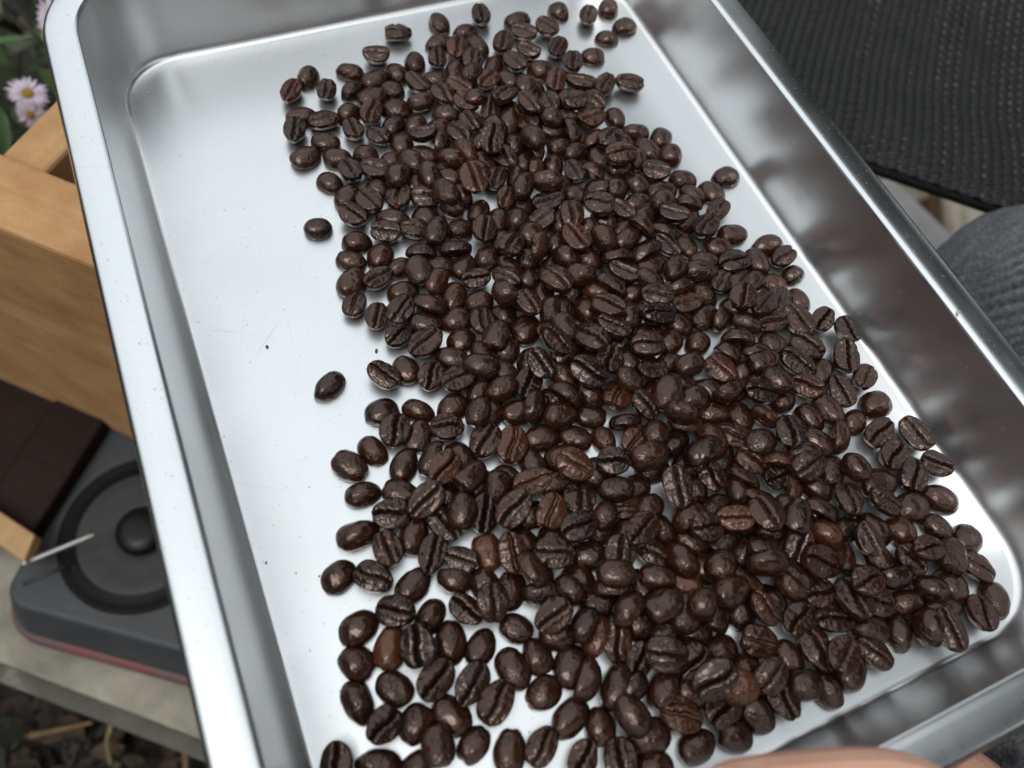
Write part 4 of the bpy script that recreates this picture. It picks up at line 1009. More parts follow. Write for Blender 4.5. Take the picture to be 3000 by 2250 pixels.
(12541,4171,555,992,122,41,14,110,10,'n',1,0,'dark brown round-backed bean leaning rightward, centre of lower heap, third from top of four',0),
(13115,4136,307,712,-533,268,-371,104,1,'n',0,0,'',0),
(14659,3659,337,612,526,-388,-446,102,15,'n',1,0,'dark brown edge-on bean leaning leftward, right half of lower heap, lowest of four',0),
(15236,3063,522,30,-998,44,-12,100,8,'n',1,0,'dark brown crease-up bean crosswise, right half of lower heap, second from top of three',0),
(13277,3295,932,14,-797,585,150,99,2,'r',1,1,'reddish brown crease-up bean leaning leftward, right half of the heap in the lower part',0),
(11929,3711,61,893,86,141,419,101,17,'n',0,0,'',0),
(12762,3559,-28,593,-8,26,-805,111,0,'k',1,0,'blackish round-backed bean lengthwise, right half of lower heap, lower of two',0),
(13823,3411,17,725,-30,-56,-686,100,14,'k',0,0,'',0),
(16494,2842,1161,68,998,-7,6,97,11,'n',1,0,'dark brown crease-up bean leaning rightward, right half of lower heap, right of two',0),
(16023,2605,816,163,634,-752,80,117,1,'n',1,0,'dark brown crease-up bean leaning leftward, right half of lower heap, rightmost of three',0),
(15221,2279,591,93,984,-142,-61,109,2,'n',1,0,'dark brown crease-up bean crosswise, right half of lower heap, lowest of three',0),
(14191,2683,518,32,972,230,-28,98,6,'n',1,0,'dark brown crease-up bean leaning rightward, right half of lower heap, left of two',0),
(12766,2530,557,77,-943,321,52,102,16,'n',1,1,'dark brown crease-up bean crosswise, right half of the heap at the near end',0),
(11631,2790,-17,999,45,-11,7,106,4,'n',1,0,'dark brown round-backed bean crosswise, centre at near end, right of two',0),
(13423,1834,-23,709,-5,7,-705,101,10,'n',1,0,'dark brown round-backed bean leaning leftward, right half at near end, rightmost of three',0),
(14265,1725,576,35,722,-691,-10,111,17,'n',1,0,'dark brown crease-up bean leaning leftward, right half of the heap at the near end',0),
(14628,1339,1044,42,961,272,-41,107,0,'n',1,0,'dark brown crease-up bean leaning rightward, right half at near end, rightmost of three',0),
(14879,809,-22,945,21,-5,325,111,11,'n',1,0,'dark brown round-backed bean lengthwise, right fringe at near end, left of two',0),
(10631,2162,1416,62,-978,-97,-171,110,1,'k',1,0,'blackish crease-up bean leaning rightward, right half of the heap at the near end',0),
(11974,2022,-19,962,31,3,270,111,15,'n',0,0,'',0),
(12393,1627,953,85,-977,-189,-55,97,16,'n',1,0,'dark brown crease-up bean leaning rightward, right half at near end, second from left of three',0),
(13303,1022,396,994,-30,-56,-88,103,0,'n',1,0,'dark brown round-backed bean crosswise, right fringe of the heap at the near end',0),
(13996,641,53,733,-10,-120,-670,109,18,'n',1,0,'dark brown round-backed bean leaning leftward, right fringe of the heap at the near end',0),
(12531,1031,568,22,724,-690,18,109,6,'n',1,0,'dark brown crease-up bean leaning leftward, right fringe at near end, leftmost of three',0),
(11422,1764,468,976,30,-47,-210,115,11,'o',1,0,'light tan round-backed bean crosswise, right half of the heap at the near end',0),
(10812,1425,551,55,969,239,18,106,7,'n',1,0,'dark brown crease-up bean leaning rightward, right half at near end, leftmost of three',0),
(11718,957,-18,791,34,-6,-611,111,10,'n',1,0,'dark brown round-backed bean leaning leftward, right half at near end, second from left of three',0),
(10833,657,87,964,75,155,-201,101,0,'n',1,0,'dark brown round-backed bean crosswise, right half at near end, second from left of three',0),
(17828,2752,348,789,609,-41,-68,107,15,'k',1,0,'blackish edge-on bean crosswise, right fringe of the heap in the lower part',0),
(17755,1768,-6,988,-94,21,-117,104,5,'n',1,0,'dark brown round-backed bean crosswise, right fringe of lower heap, lowest of three',0),
(18652,1819,257,920,-93,-73,-374,101,5,'n',1,0,'dark brown round-backed bean crosswise, right fringe of lower heap, second from top of three',0),
(19437,1655,-18,768,-41,20,-639,111,20,'n',1,0,'dark brown round-backed bean leaning leftward, right fringe of lower heap, lowest of five',0),
(20527,798,-23,543,-3,4,-840,102,6,'n',1,0,'dark brown round-backed bean lengthwise, right fringe of lower heap, lower of two',0),
(19689,709,578,146,503,-849,74,100,1,'n',1,0,'dark brown crease-up bean lengthwise, right fringe of the heap in the lower part',0),
(18669,1186,-23,991,11,-4,-136,103,21,'n',0,0,'',0),
(17812,908,559,413,345,-515,-667,107,20,'n',1,0,'dark brown edge-on bean lengthwise, right fringe of the heap at the near end',0),
(18144,680,911,45,-666,745,2,108,3,'n',1,0,'dark brown crease-up bean leaning leftward, right fringe at near end, rightmost of three',0),
(17003,1149,-19,529,25,-32,-848,97,6,'n',1,0,'dark brown round-backed bean lengthwise, right fringe at near end, right of two',0),
(16820,2156,522,2,-968,251,23,100,8,'n',1,0,'dark brown crease-up bean crosswise, right fringe of lower heap, lower of two',0),
(16168,1578,16,957,-109,11,-269,111,2,'n',1,0,'dark brown round-backed bean crosswise, right half at near end, rightmost of three',0),
(15837,958,519,46,855,-516,-32,99,9,'n',1,0,'dark brown crease-up bean leaning leftward, right fringe at near end, second from left of three',0),
]
pile_v, pile_f, pile_t, pile_c = [], [], [], []
for (x, y, z, qa, qb, qc, qd, sc, va, tone, vis, skin, label, grp) in BEANS:
    q = Quaternion((qa / 1000, qb / 1000, qc / 1000, qd / 1000)); q.normalize(); rnd = random.Random(int(x * 37 + y * 91))
    M = Matrix.LocRotScale(Vector((x, y, z)) * 1e-5, q, Vector((sc, sc * rnd.uniform(.95, 1.05), sc * rnd.uniform(.95, 1.06))) * .01)
    c = TONES[tone]; k = rnd.uniform(.78, 1.25); c = (c[0] * k, c[1] * k * rnd.uniform(.95, 1.05), c[2] * k, 1)
    if vis:
        o = bpy.data.objects.new('coffee_bean', SHAPES[va][0]); COL.objects.link(o); o.matrix_world = M; o.color = c
        thing(o, label, 'coffee bean', 'coffee beans heaped on the tray')
        if skin:
            s = bpy.data.objects.new('silverskin', SHAPES[va][1]); COL.objects.link(s); s.parent = o
    else:
        me = LOW[va]; b = len(pile_v)
        pile_v += [M @ v.co for v in me.vertices]; pile_f += [tuple(b + i for i in p.vertices) for p in me.polygons]
        pile_t += list(c) * len(me.vertices); pile_c += [d.value for d in me.attributes['crease'].data]
me = mesh('coffee_beans_beneath', pile_v, pile_f)
me.color_attributes.new('tone', 'FLOAT_COLOR', 'POINT').data.foreach_set('color', pile_t)
me.attributes.new('crease', 'FLOAT', 'POINT').data.foreach_set('value', pile_c)
po = link('coffee_beans_beneath', me, M_BEANS, None, 'stuff')
po['label'] = 'half hidden coffee beans in and under the heap'; po['category'] = 'coffee beans'

# crumbs and chaff lying about
def crumb(px, py, z, L, mat, label, name='crumb', flat=.35, cat='crumb', yaw=None):
    bm = bmesh.new(); bmesh.ops.create_icosphere(bm, subdivisions=2, radius=1); sd = random.uniform(0, 50)
    for v in bm.verts:
        v.co *= 1 + .45 * noise.noise(v.co * 1.7 + Vector((sd, 0, 0))); v.co = Vector((v.co.x * L / 2, v.co.y * L / 3.2, v.co.z * L / 2 * flat))
    zl = min(v.co.z for v in bm.verts)
    o = link(name, bm_mesh(name, bm), mat); p = at(px, py, z); o.location = p - Vector((0, 0, zl)); o.rotation_euler[2] = random.uniform(0, 6) if yaw is None else yaw
    return thing(o, label, cat)
crumb(577, 750, 0, .0015, M_CRUMB, 'tiny olive brown crumb on bare tray metal left of the beans')
crumb(813, 790 - 31, 0, .0016, M_CRUMB, 'dark speck on bare metal just left of the upper crease bean pair')
crumb(320, 203, 0, .0019, M_PALE, 'clear water drop on tray floor near its far left corner', 'water_drop', .3, 'drop')
crumb(286, 205, 0, .0012, M_PALE, 'smaller pale drop right at the far left floor corner', 'water_drop', .3, 'drop')
crumb(1602, 1488, 0, .0042, M_CHAFF, 'bright orange brown chaff flake between beans near the thumb', 'chaff_flake', .25, 'chaff flake')
crumb(1462, 558, .0005, .0028, M_CHAFF, 'tan chaff crumb poking out beside beans on the right fringe', 'chaff_flake', .4, 'chaff flake')
crumb(575, 1216, 0, .0009, M_CRUMB, 'tiny dark speck on bare metal left of the lower beans')
crumb(690, 1245, 0, .0008, M_CRUMB, 'faint dark speck on bare metal beside the lower left fringe')
crumb(2067, 677, H_ + .0003, .0017, M_PALE, 'pale yellowish crumb lying on the right rim near the knee', 'crumb', .5)

# ------------------------------------------------------------------ raised bed of fresh boards
def wood(name, lo, hi, axis, rough=.75):
    s = NT(name); s.set(Roughness=rough)
    rz = {'d': math.radians(45), 'n': math.radians(-45)}.get(axis, axis)
    v = s.vec((1, 1, 1), (0, 0, rz))
    m2 = s.n('Mapping'); m2.inputs['Scale'].default_value = (4, 90, 90); s.l(v, m2.inputs['Vector'])
    g = s.noise(1, 6, m2.outputs[0], .6, .6); bl = s.noise(26, 5, None, .65); sp = s.noise(700, 2)
    c = s.ramp(g, [(.25, lo), (.75, hi)]); c = s.mix(s.map(bl, 0, .8, .38, .72), c, (.68, .56, .45), 'MULTIPLY')
    c = s.mix(s.map(sp, 0, .35, .6, .7), c, (.5, .4, .3), 'MULTIPLY')
    return s.out(c, None, s.bump(g, .0012, .6, s.bump(sp, .0004, .5)))
dv, nv = Vector((.7071, -.7071, 0)), Vector((.7071, .7071, 0))
M_BOARD = wood('fresh_board', (.44, .24, .098), (.55, .33, .15), 'd')
M_BOARD2 = wood('fresh_board_side', (.41, .23, .092), (.52, .315, .14), 'n')
bed = empty('raised_bed', Vector((-.16, .42, GZ)), 'raised garden bed of pale fresh sawn boards left of the tray', 'raised bed')
o0 = dv * -.75 + nv * .1711
box('board', o0 + Vector((0, 0, -.303)), dv * .72, nv * .037, (0, 0, .233), M_BOARD, bed, .0022, 2, None, .0012, 3)
box('board', dv * -.313 + nv * .2095 + Vector((0, 0, -.308)), dv * .0255, nv * .55, (0, 0, .233), M_BOARD2, bed, .0022, 2, None, .0012, 3)
box('board', o0 + dv * .1 + nv * .003 + Vector((0, 0, GZ)), dv * .6, nv * .033, (0, 0, .3145), M_BOARD, bed, .002)
box('corner_post', dv * -.352 + nv * .2097 + Vector((0, 0, GZ)), dv * .037, nv * .037, (0, 0, .50), M_BOARD2, bed, .002)

# dark timber under the board, lath on it with a screw through the end
tu, tv = Vector((.645, -.764, 0)), Vector((.64, .768, 0))
tc0 = at(0, 1262, -.345); tc1 = at(226, 905, -.345); td = (tc1 - tc0).normalized(); tn = Vector((-td.y, td.x, 0))
M_DARKW = wood('shade_darkened_timber', (.010, .0046, .0028), (.022, .0095, .0055), math.atan2(td.y, td.x), .6)  # brown timber, darkened in colour for the shade below the board
M_DARKW.node_tree.nodes['Principled BSDF'].inputs['Specular IOR Level'].default_value = .2
t1 = box('timber', Vector((tc0.x, tc0.y, -.395)) + td * .035, td * .145, tn * .045, (0, 0, .05), M_DARKW, None, .003, 2, None, .0006, 2)
thing(t1, 'red brown timber coloured as in shade, lying between the pale board and the stove', 'timber')
t2 = box('timber', Vector((tc0.x, tc0.y, -.395)) + td * .03 + tn * .047, td * .15, tn * .13, (0, 0, .041), M_DARKW, None, .003, 2, None, .0006, 2)
thing(t2, 'wider slightly lower dark brown timber farther left of the stove', 'timber')
bl = box('block', Vector((tc0.x, tc0.y, GZ)) + td * .06 + tn * .02, td * .09, tn * .12, (0, 0, -.3955 - GZ), M_DARKW, None, .003)
thing(bl, 'dark wooden block propping up the dark timbers beside the stove', 'block')
lz = -.3435
la, lb, lc = at(75, 1155, lz + .013), at(52, 1213, lz + .013), at(0, 1105, lz + .013)
ld = (lc - la).normalized(); lw = (lb - la)
lath = box('lath', Vector((la.x, la.y, lz)), ld * .22, lw, (0, 0, .013), wood('pale_lath', (.44, .28, .13), (.58, .41, .22), math.atan2(ld.y, ld.x)), None, .0012, 2)
thing(lath, 'small pale wooden lath with a screw through its end at the left edge', 'lath')
sa, sb = at(52, 1217, lz + .004), at(203, 1155, lz + .012)
def screw():
    n = 150; sd_ = (sb - sa); L = sd_.length; vs, fs = [], []; seg = 10
    q = sd_.to_track_quat('Z', 'Y'); prof = []
    for i in range(n + 1):
        z = L * i / n; tip = min(1, (n - i) / 14)
        prof.append((z, tip))
    for z, tip in prof:
        for k in range(seg):
            a = 2 * math.pi * k / seg; th = ((z / .0021) - k / seg) % 1
            r = (.00155 + .00075 * max(0, 1 - abs(th - .5) * 3.2)) * (.25 + .75 * tip)
            vs.append(sa + q @ Vector((r * math.cos(a), r * math.sin(a), z)))
    for i in range(n):
        for k in range(seg): fs.append((i * seg + k, i * seg + (k + 1) % seg, (i + 1) * seg + (k + 1) % seg, (i + 1) * seg + k))
    fs.append(tuple(range(seg))[::-1]); fs.append(tuple(n * seg + k for k in range(seg)))
    s = NT('zinc'); s.set(Metallic=1.0, Roughness=.4); s.b.inputs['Base Color'].default_value = (.72, .71, .70, 1)
    thing(link('screw', mesh('screw', vs, fs), s.m), 'shiny zinc wood screw sticking out of the small lath above the stove', 'screw')
screw()

# ------------------------------------------------------------------ camping stove on a weathered bench
sA, sZ = at(4, 1298, -.36), -.36
su = Vector((math.cos(math.radians(-36.6)), math.sin(math.radians(-36.6)), 0)); sv = Vector((-su.y, su.x, 0))
stove = empty('camping_stove', (sA + su * .15 + sv * .13) - Vector((0, 0, .06)), 'grey camping gas stove with round black burner ring beside the tray', 'stove')
M_GREY = plain('grey_enamel', [(.3, (.042, .046, .051)), (.7, (.057, .062, .068))], 25, .45, .0004, 300, spec=.3)
M_BLACK = plain('black_enamel', [(.3, (.004, .0045, .0055)), (.7, (.007, .0075, .009))], 40, .5, spec=.12)
M_RED = plain('faded_red', [(.38, (.13, .082, .085)), (.52, (.20, .062, .060)), (.64, (.14, .095, .10))], 11, .5)
base = Vector((sA.x, sA.y, sZ))
rc = at(310, 1150, sZ)
def shell(name, prof, mat, a=.30, b=.25, r=.016, fill=True):
    """a pressed sheet: rounded rectangle loops, each grown outward and lowered"""
    vs, fs, n = [], [], 0
    for off, z in prof:
        lp = []; q = r + off
        for (cx, cy), a0 in (((a - r, r), -90), ((a - r, b - r), 0), ((r, b - r), 90), ((r, r), 180)):
            for k in range(9):
                t = math.radians(a0 + 90 * k / 8); lp.append(base + su * (cx + q * math.cos(t)) + sv * (cy + q * math.sin(t)) + Vector((0, 0, z)))
        vs += lp; n = len(lp)
    for i in range(len(prof) - 1):
        for k in range(n): fs.append((i * n + k, i * n + (k + 1) % n, (i + 1) * n + (k + 1) % n, (i + 1) * n + k)[::-1])
    if fill: fs.append(tuple(range(n)))
    return link(name, mesh(name, vs, fs), mat, stove)
def ringmesh(prof, seg=64):
    vs, fs = [], []
    for r, z in prof:
        for k in range(seg): a = 2 * math.pi * k / seg; vs.append(Vector((rc.x + r * math.cos(a), rc.y + r * math.sin(a), sZ + z)))
    for i in range(len(prof) - 1):
        for k in range(seg): fs.append((i * seg + k, i * seg + (k + 1) % seg, (i + 1) * seg + (k + 1) % seg, (i + 1) * seg + k)[::-1])
    return vs, fs
shell('top_plate', [(-.004, 0), (-.0015, 0), (.0005, -.0006), (.0022, -.0030), (.0125, -.0310), (.0140, -.0365), (.0132, -.0400)], M_GREY)
shell('red_band', [(.0120, -.0390), (.0165, -.0405), (.0188, -.0430), (.0196, -.0490), (.0175, -.0525)], M_RED, fill=False)
shell('body', [(.0160, -.0515), (.0150, -.0590), (.010, -.0600)], M_BLACK, fill=False)
vs, fs = ringmesh([(.0612, -.0003), (.0602, .0010), (.0590, .0013), (.0565, .0006), (.0535, .0004), (.0510, .0006), (.0490, .0012), (.0470, .0016)])
link('burner_ring', mesh('burner_ring', vs, fs), M_BLACK, stove)
vs, fs = ringmesh([(.0470, .0017), (.0445, .0022), (.036, .0016), (.026, .0012), (.0195, .0016), (.0185, .0012)])
M_PAN = plain('stained_pan', [(.3, (.026, .027, .029)), (.55, (.038, .039, .041)), (.70, (.055, .036, .018)), (.84, (.11, .052, .018))], 26, .5, .0004, spec=.3)
link('drip_pan', mesh('drip_pan', vs, fs), M_PAN, stove)
vs, fs = ringmesh([(.0186, .0010), (.0182, .0065), (.016, .0095), (.009, .0110), (.004, .0112), (.0005, .0112)])
link('burner_cap', mesh('burner_cap', vs, fs), plain('burner_black', [(.3, (.004, .004, .0055)), (.7, (.008, .008, .011))], 60, .35, spec=.25), stove)
hz = at(163, 1222, sZ); bm = bmesh.new(); bmesh.ops.create_uvsphere(bm, u_segments=12, v_segments=8, radius=.0045)
for v in bm.verts: v.co.z *= .35; v.co += Vector((hz.x, hz.y, sZ + .0003))
link('plug', bm_mesh('plug', bm), M_BLACK, stove)
p1, p2 = at(50, 1262, sZ), at(140, 1225, sZ); vs, fs = tube([p1, p2], .0016, 8); link('pressed_rib', mesh('pressed_rib', vs, fs), M_GREY, stove)

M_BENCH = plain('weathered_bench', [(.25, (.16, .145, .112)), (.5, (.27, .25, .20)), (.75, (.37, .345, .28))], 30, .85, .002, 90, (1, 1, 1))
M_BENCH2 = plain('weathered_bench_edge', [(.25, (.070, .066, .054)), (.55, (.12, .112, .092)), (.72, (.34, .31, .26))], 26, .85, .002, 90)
bz = -.4205
b1, b2 = at(0, 1433, bz), at(416, 1595, bz); bd = (b2 - b1).normalized(); bn = Vector((-bd.y, bd.x, 0)); bn = bn if bn.x > 0 else -bn
bench = empty('bench', b1 + bd * .05 + bn * .15 - Vector((0, 0, b1.z - GZ)), 'weathered grey plank bench carrying the camping stove above leaf litter', 'bench')
c1, c2 = at(0, 1474, bz - .026), at(427, 1616, bz - .026); lb1 = Vector((b1.x, b1.y, bz - .026)); e1 = c1 - lb1; en = e1 - bd * e1.dot(bd)
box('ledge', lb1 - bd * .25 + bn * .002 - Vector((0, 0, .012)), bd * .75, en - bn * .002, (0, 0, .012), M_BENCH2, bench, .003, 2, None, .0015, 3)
for k in range(3):
    o = box('plank', Vector((b1.x, b1.y, bz - .018)) - bd * .25 + bn * (.096 * k), bd * .75, bn * .094, (0, 0, .018), M_BENCH, bench, .003, 2, None, .0012, 3)
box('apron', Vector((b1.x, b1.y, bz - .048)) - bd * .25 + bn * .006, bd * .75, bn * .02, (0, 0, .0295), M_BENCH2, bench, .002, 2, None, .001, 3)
for i in (0, 1):
    for j in (0, 1):
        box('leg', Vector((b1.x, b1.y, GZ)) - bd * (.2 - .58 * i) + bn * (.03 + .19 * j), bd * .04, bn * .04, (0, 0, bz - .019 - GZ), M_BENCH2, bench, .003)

# ------------------------------------------------------------------ asters and greenery beyond the raised bed
M_PETAL = plain('lilac_petal', [(.3, (.56, .46, .58)), (.7, (.68, .60, .69))], 200, .6)
M_DISC = plain('yellow_disc', [(.3, (.36, .20, .02)), (.7, (.55, .34, .04))], 900, .7, .001)
M_GSTEM = plain('green_stem', [(.3, (.05, .065, .03)), (.7, (.10, .085, .05))], 60, .6, .0005)
pv, pf = leaf_shape(.0150, .0040, .22); PETAL = mesh('petal', pv, pf); PETAL.materials.append(M_PETAL)
def flower(plant, c, nrm, size):
    bm = bmesh.new(); bmesh.ops.create_uvsphere(bm, u_segments=14, v_segments=8, radius=.0065 * size)
    for v in bm.verts: v.co.z *= .55
    head = link('flower_head', bm_mesh('flower_head', bm), M_DISC, plant)
    q = Vector(nrm).normalized().to_track_quat('Z', 'X'); head.location = c; head.rotation_mode = 'QUATERNION'; head.rotation_quaternion = q
    for k in range(32):
        o = bpy.data.objects.new('petal', PETAL); COL.objects.link(o); o.parent = head
        a = 2 * math.pi * k / 32 + random.uniform(-.08, .08); s_ = size * random.uniform(.85, 1.1)
        o.scale = (s_, s_, s_); o.location = (.0045 * size * math.cos(a), .0045 * size * math.sin(a), .0005 * (k % 3))
        o.rotation_euler = (random.uniform(-.3, .3), random.uniform(-.35, .12), a)
def plant(x, y, flowers, label, nleaf, top):
    pl = empty('aster_plant', (x, y, GZ), label, 'plant', 'asters behind the raised bed')
    for c, nrm, sz in flowers:
        p = curve_pts([Vector((x, y, GZ)), Vector((x + .3 * (c.x - x), y + .3 * (c.y - y), GZ + .6 * (c.z - GZ))), c], 8)
        vs, fs = tube(p, .0018, 6); link('stem', mesh('stem', vs, fs), M_GSTEM, pl)
        flower(pl, c, nrm, sz)
    for k in range(7):
        e = Vector((x + random.uniform(-.09, .09), y + random.uniform(-.09, .09), top - random.uniform(.0, .14)))
        p = curve_pts([Vector((x, y, GZ)), Vector((x, y, GZ)).lerp(e, .5) + Vector((random.uniform(-.03, .03), random.uniform(-.03, .03), 0)), e], 8)
        vs, fs = tube(p, .0016, 6); link('stem', mesh('stem', vs, fs), M_GSTEM, pl)
    spots = []
    while len(spots) < nleaf:
        L = random.uniform(.018, .055); lx, ly = x + random.gauss(0, .085), y + random.gauss(0, .085)
        if (lx - ly) * .7071 > -.335 or (lx + ly) * .7071 < .24: continue
        spots.append(((lx, ly, random.uniform(GZ + .1, top)), random.uniform(0, 6.3), random.uniform(-.9, .6), random.uniform(-.6, .6), L, L * random.uniform(.22, .45), random.uniform(0, .7)))
    scatter('leaves', spots, M_LEAF, GREENS, pl, 'stuff')
f1 = at(60, 203, -.2); f2 = at(96, 222, -.195); f3 = at(112, 35, -.22); f4 = at(68, 248, -.205); f5 = at(120, 70, -.21)
plant(f1.x - .02, f1.y + .05, [(f1, (.2, -.35, .8), .72), (f4, (-.2, -.9, .35), .55)], 'pale lilac aster bloom cluster leaning over the raised bed boards', 150, -.235)
plant(f3.x + .03, f3.y + .05, [(f3, (-.6, -.4, .6), .85), (f5, (-.5, -.7, .3), .75)], 'lilac aster half hidden behind the far left tray corner', 140, -.26)
for q_, (x, y, t) in enumerate(((-.24, .62, -.27), (-.20, .80, -.25), (-.05, .95, -.25), (-.32, .48, -.32), (-.30, .95, -.2), (-.14, 1.15, -.2))):
    plant(x, y, [], 'leafy green plant without blooms, ' + ('just left of the lilac bloom cluster', 'far behind the lilac bloom cluster', 'behind the far tray corner', 'at the left edge beside the raised bed', 'at the far left edge, second row', 'farthest of all, last row')[q_], 170, t)

# ------------------------------------------------------------------ woven garden chair at the right
M_WEAVE = plain('black_weave', [(.3, (.0075, .0082, .0086)), (.6, (.012, .0125, .0125)), (.8, (.019, .019, .017))], 60, .55, .0004, 500, spec=.35)
M_FRAME = plain('black_frame', [(.3, (.006, .006, .006)), (.7, (.010, .010, .010))], 50, .6, spec=.2)
cz = -.13
c0, c1 = at(1890, 352, cz), at(2212, 462, cz); cd = (c1 - c0).normalized(); cn = Vector((-cd.y, cd.x, 0)); cn = cn if cn.x > 0 else -cn
e0 = c0 - cd * .26
chair = empty('woven_chair', e0 + cd * .26 + cn * .18 - Vector((0, 0, cz - GZ)), 'black woven garden chair seat right of the tray', 'chair')
def strands():
    vs, fs = [], []
    W2, D2 = .70, .36; pu, pv_ = .0069, .0050; nu, nv2 = int(W2 / pu), int(D2 / pv_)
    def strip(pts, side, w):
        b = len(vs)
        for p, z in pts:
            vs.append(p - side * w + Vector((0, 0, z - .0006))); vs.append(p + Vector((0, 0, z + .0006))); vs.append(p + side * w + Vector((0, 0, z - .0006)))
        for i in range(len(pts) - 1):
            q = b + 3 * i; fs.append((q, q + 1, q + 4, q + 3)); fs.append((q + 1, q + 2, q + 5, q + 4))
    def sag(u, v): return -.018 * math.sin(math.pi * u / W2) * math.sin(math.pi * min(1, v / D2)) * min(1, v / .1)
    for j in range(nv2):
        v = (j + .5) * pv_ + random.uniform(-.0005, .0005); pts = []
        for i in range(2 * nu + 1):
            u = i * pu / 2; s_ = math.sin(math.pi * (i / 2 + .0)) if i % 2 == 0 else (1 if ((i // 2) + j) % 2 else -1)
            pts.append((e0 + cd * u + cn * v, (.0017 * s_ if i % 2 else 0) + sag(u, v)))
        strip(pts, cn, pv_ * .47)
    for i in range(nu):
        u = (i + .5) * pu + random.uniform(-.0005, .0005); pts = []
        for j in range(2 * nv2 + 1):
            v = j * pv_ / 2; s_ = (-1 if (i + j // 2) % 2 else 1) if j % 2 else 0
            pts.append((e0 + cd * u + cn * v, .0017 * s_ + sag(u, v)))
        strip(pts, cd, pu * .44)
    return vs, fs
vs, fs = strands(); link('woven_seat', mesh('woven_seat', vs, fs), M_WEAVE, chair, 'stuff')
for a, b in ((e0 + cn * .004, e0 + cd * .70 + cn * .004), (e0 + cn * .362, e0 + cd * .70 + cn * .362), (e0, e0 + cn * .36), (e0 + cd * .70, e0 + cd * .70 + cn * .36)):
    vs, fs = tube([a - Vector((0, 0, .0068)), b - Vector((0, 0, .0068))], .0045, 12); link('seat_rail', mesh('seat_rail', vs, fs), M_FRAME, chair)
for a in (e0 + cn * .33 + cd * .05, e0 + cd * .66 + cn * .33, e0 + cd * .66 + cn * .05):
    vs, fs = tube([a - Vector((0, 0, .012)), Vector((a.x, a.y, GZ + .01))], .012, 12); link('leg', mesh('leg', vs, fs), M_FRAME, chair)

# ------------------------------------------------------------------ the seated person with the tray on the lap
man = empty('person', (.20, -.30, GZ), 'seated person in grey corduroy trousers steadying the tray with a bare thumb', 'person')
s = NT('skin'); s.set(Roughness=.48); s.b.inputs['Subsurface Weight'].default_value = .25; s.b.inputs['Subsurface Radius'].default_value = (.004, .0015, .0008); s.b.inputs['Subsurface Scale'].default_value = 1.0
M_SKIN = s.out(s.ramp(s.noise(38, 4), [(.3, (.60, .31, .22)), (.7, (.72, .43, .32))]), None, s.bump(s.noise(900, 3, s.vec((1, 1, 1))), .0004, .6))
def skinned(name, chains, mat, parent, sub=2):
    """one surface grown round connected joints: chains = lists of (point, radius); a first point already laid joins on"""
    vs, es, rs, key = [], [], [], {}
    for ch in chains:
        prev = None
        for p, r in ch:
            k = tuple(round(c, 4) for c in p)
            if k not in key: key[k] = len(vs); vs.append(p); rs.append(r)
            i = key[k]
            if prev is not None: es.append((prev, i))
            prev = i
    me = bpy.data.meshes.new(name); me.from_pydata([tuple(v) for v in vs], es, []); me.update()
    o = link(name, me, mat, parent)
    o.modifiers.new('skin', 'SKIN')
    for i, r in enumerate(rs):
        d = me.skin_vertices[0].data[i]; d.radius = (r, r); d.use_root = (i == 0)
    sb = o.modifiers.new('smooth', 'SUBSURF'); sb.levels = sub; sb.render_levels = sub
    return o
pel, wai, che, nec, hed = (.16, -.36, -.03), (.155, -.36, .12), (.14, -.32, .30), (.12, -.26, .44), (.09, -.18, .55)
shR, elR, wrR = (.31, -.32, .34), (.38, -.31, .07), (.205, -.205, .006)
palm, heel = (.150, -.105, .012), (.172, -.155, .010)
def th(px, py, r, z=.048): return (tuple(at(px, py, z)), r)
body = [[(pel, .12), (wai, .105), (che, .12), (nec, .052), (hed, .085), ((.085, -.165, .60), .075)],
        [(che, .12), (shR, .055), (elR, .042), (wrR, .027), (heel, .026), (palm, .021)],
        [(che, .12), ((-.03, -.34, .33), .055), ((-.12, -.25, .12), .042), ((-.08, -.09, .22), .028), ((-.06, -.07, .25), .024)],
        # thumb over the rim, knuckle bends
        [(heel, .026), ((.166, -.098, .034), .0150), th(2105, 1918, .0110, .049), th(2012, 1752, .0110), th(1950, 1718, .0108), th(1840, 1712, .0102), th(1700, 1720, .0096), th(1575, 1730, .0090), th(1525, 1728, .0064)],
        # four fingers of different lengths curled under the tray
        [(palm, .021), ((.140, -.062, .004), .0098), ((.112, -.036, -.0125), .0088), ((.092, -.018, -.0110), .0078), ((.078, -.006, -.0098), .0066)],
        [(palm, .021), ((.156, -.060, .002), .0098), ((.134, -.028, -.0128), .0090), ((.116, -.006, -.0112), .0080), ((.102, .010, -.0098), .0067)],
        [(palm, .021), ((.168, -.062, .002), .0094), ((.156, -.026, -.0122), .0084), ((.141, -.004, -.0108), .0075), ((.129, .012, -.0095), .0063)],
        [(palm, .021), ((.178, -.070, .002), .0084), ((.177, -.036, -.0112), .0074), ((.167, -.019, -.0100), .0066), ((.159, -.006, -.0090), .0056)]]
skinned('body', body, M_SKIN, man)
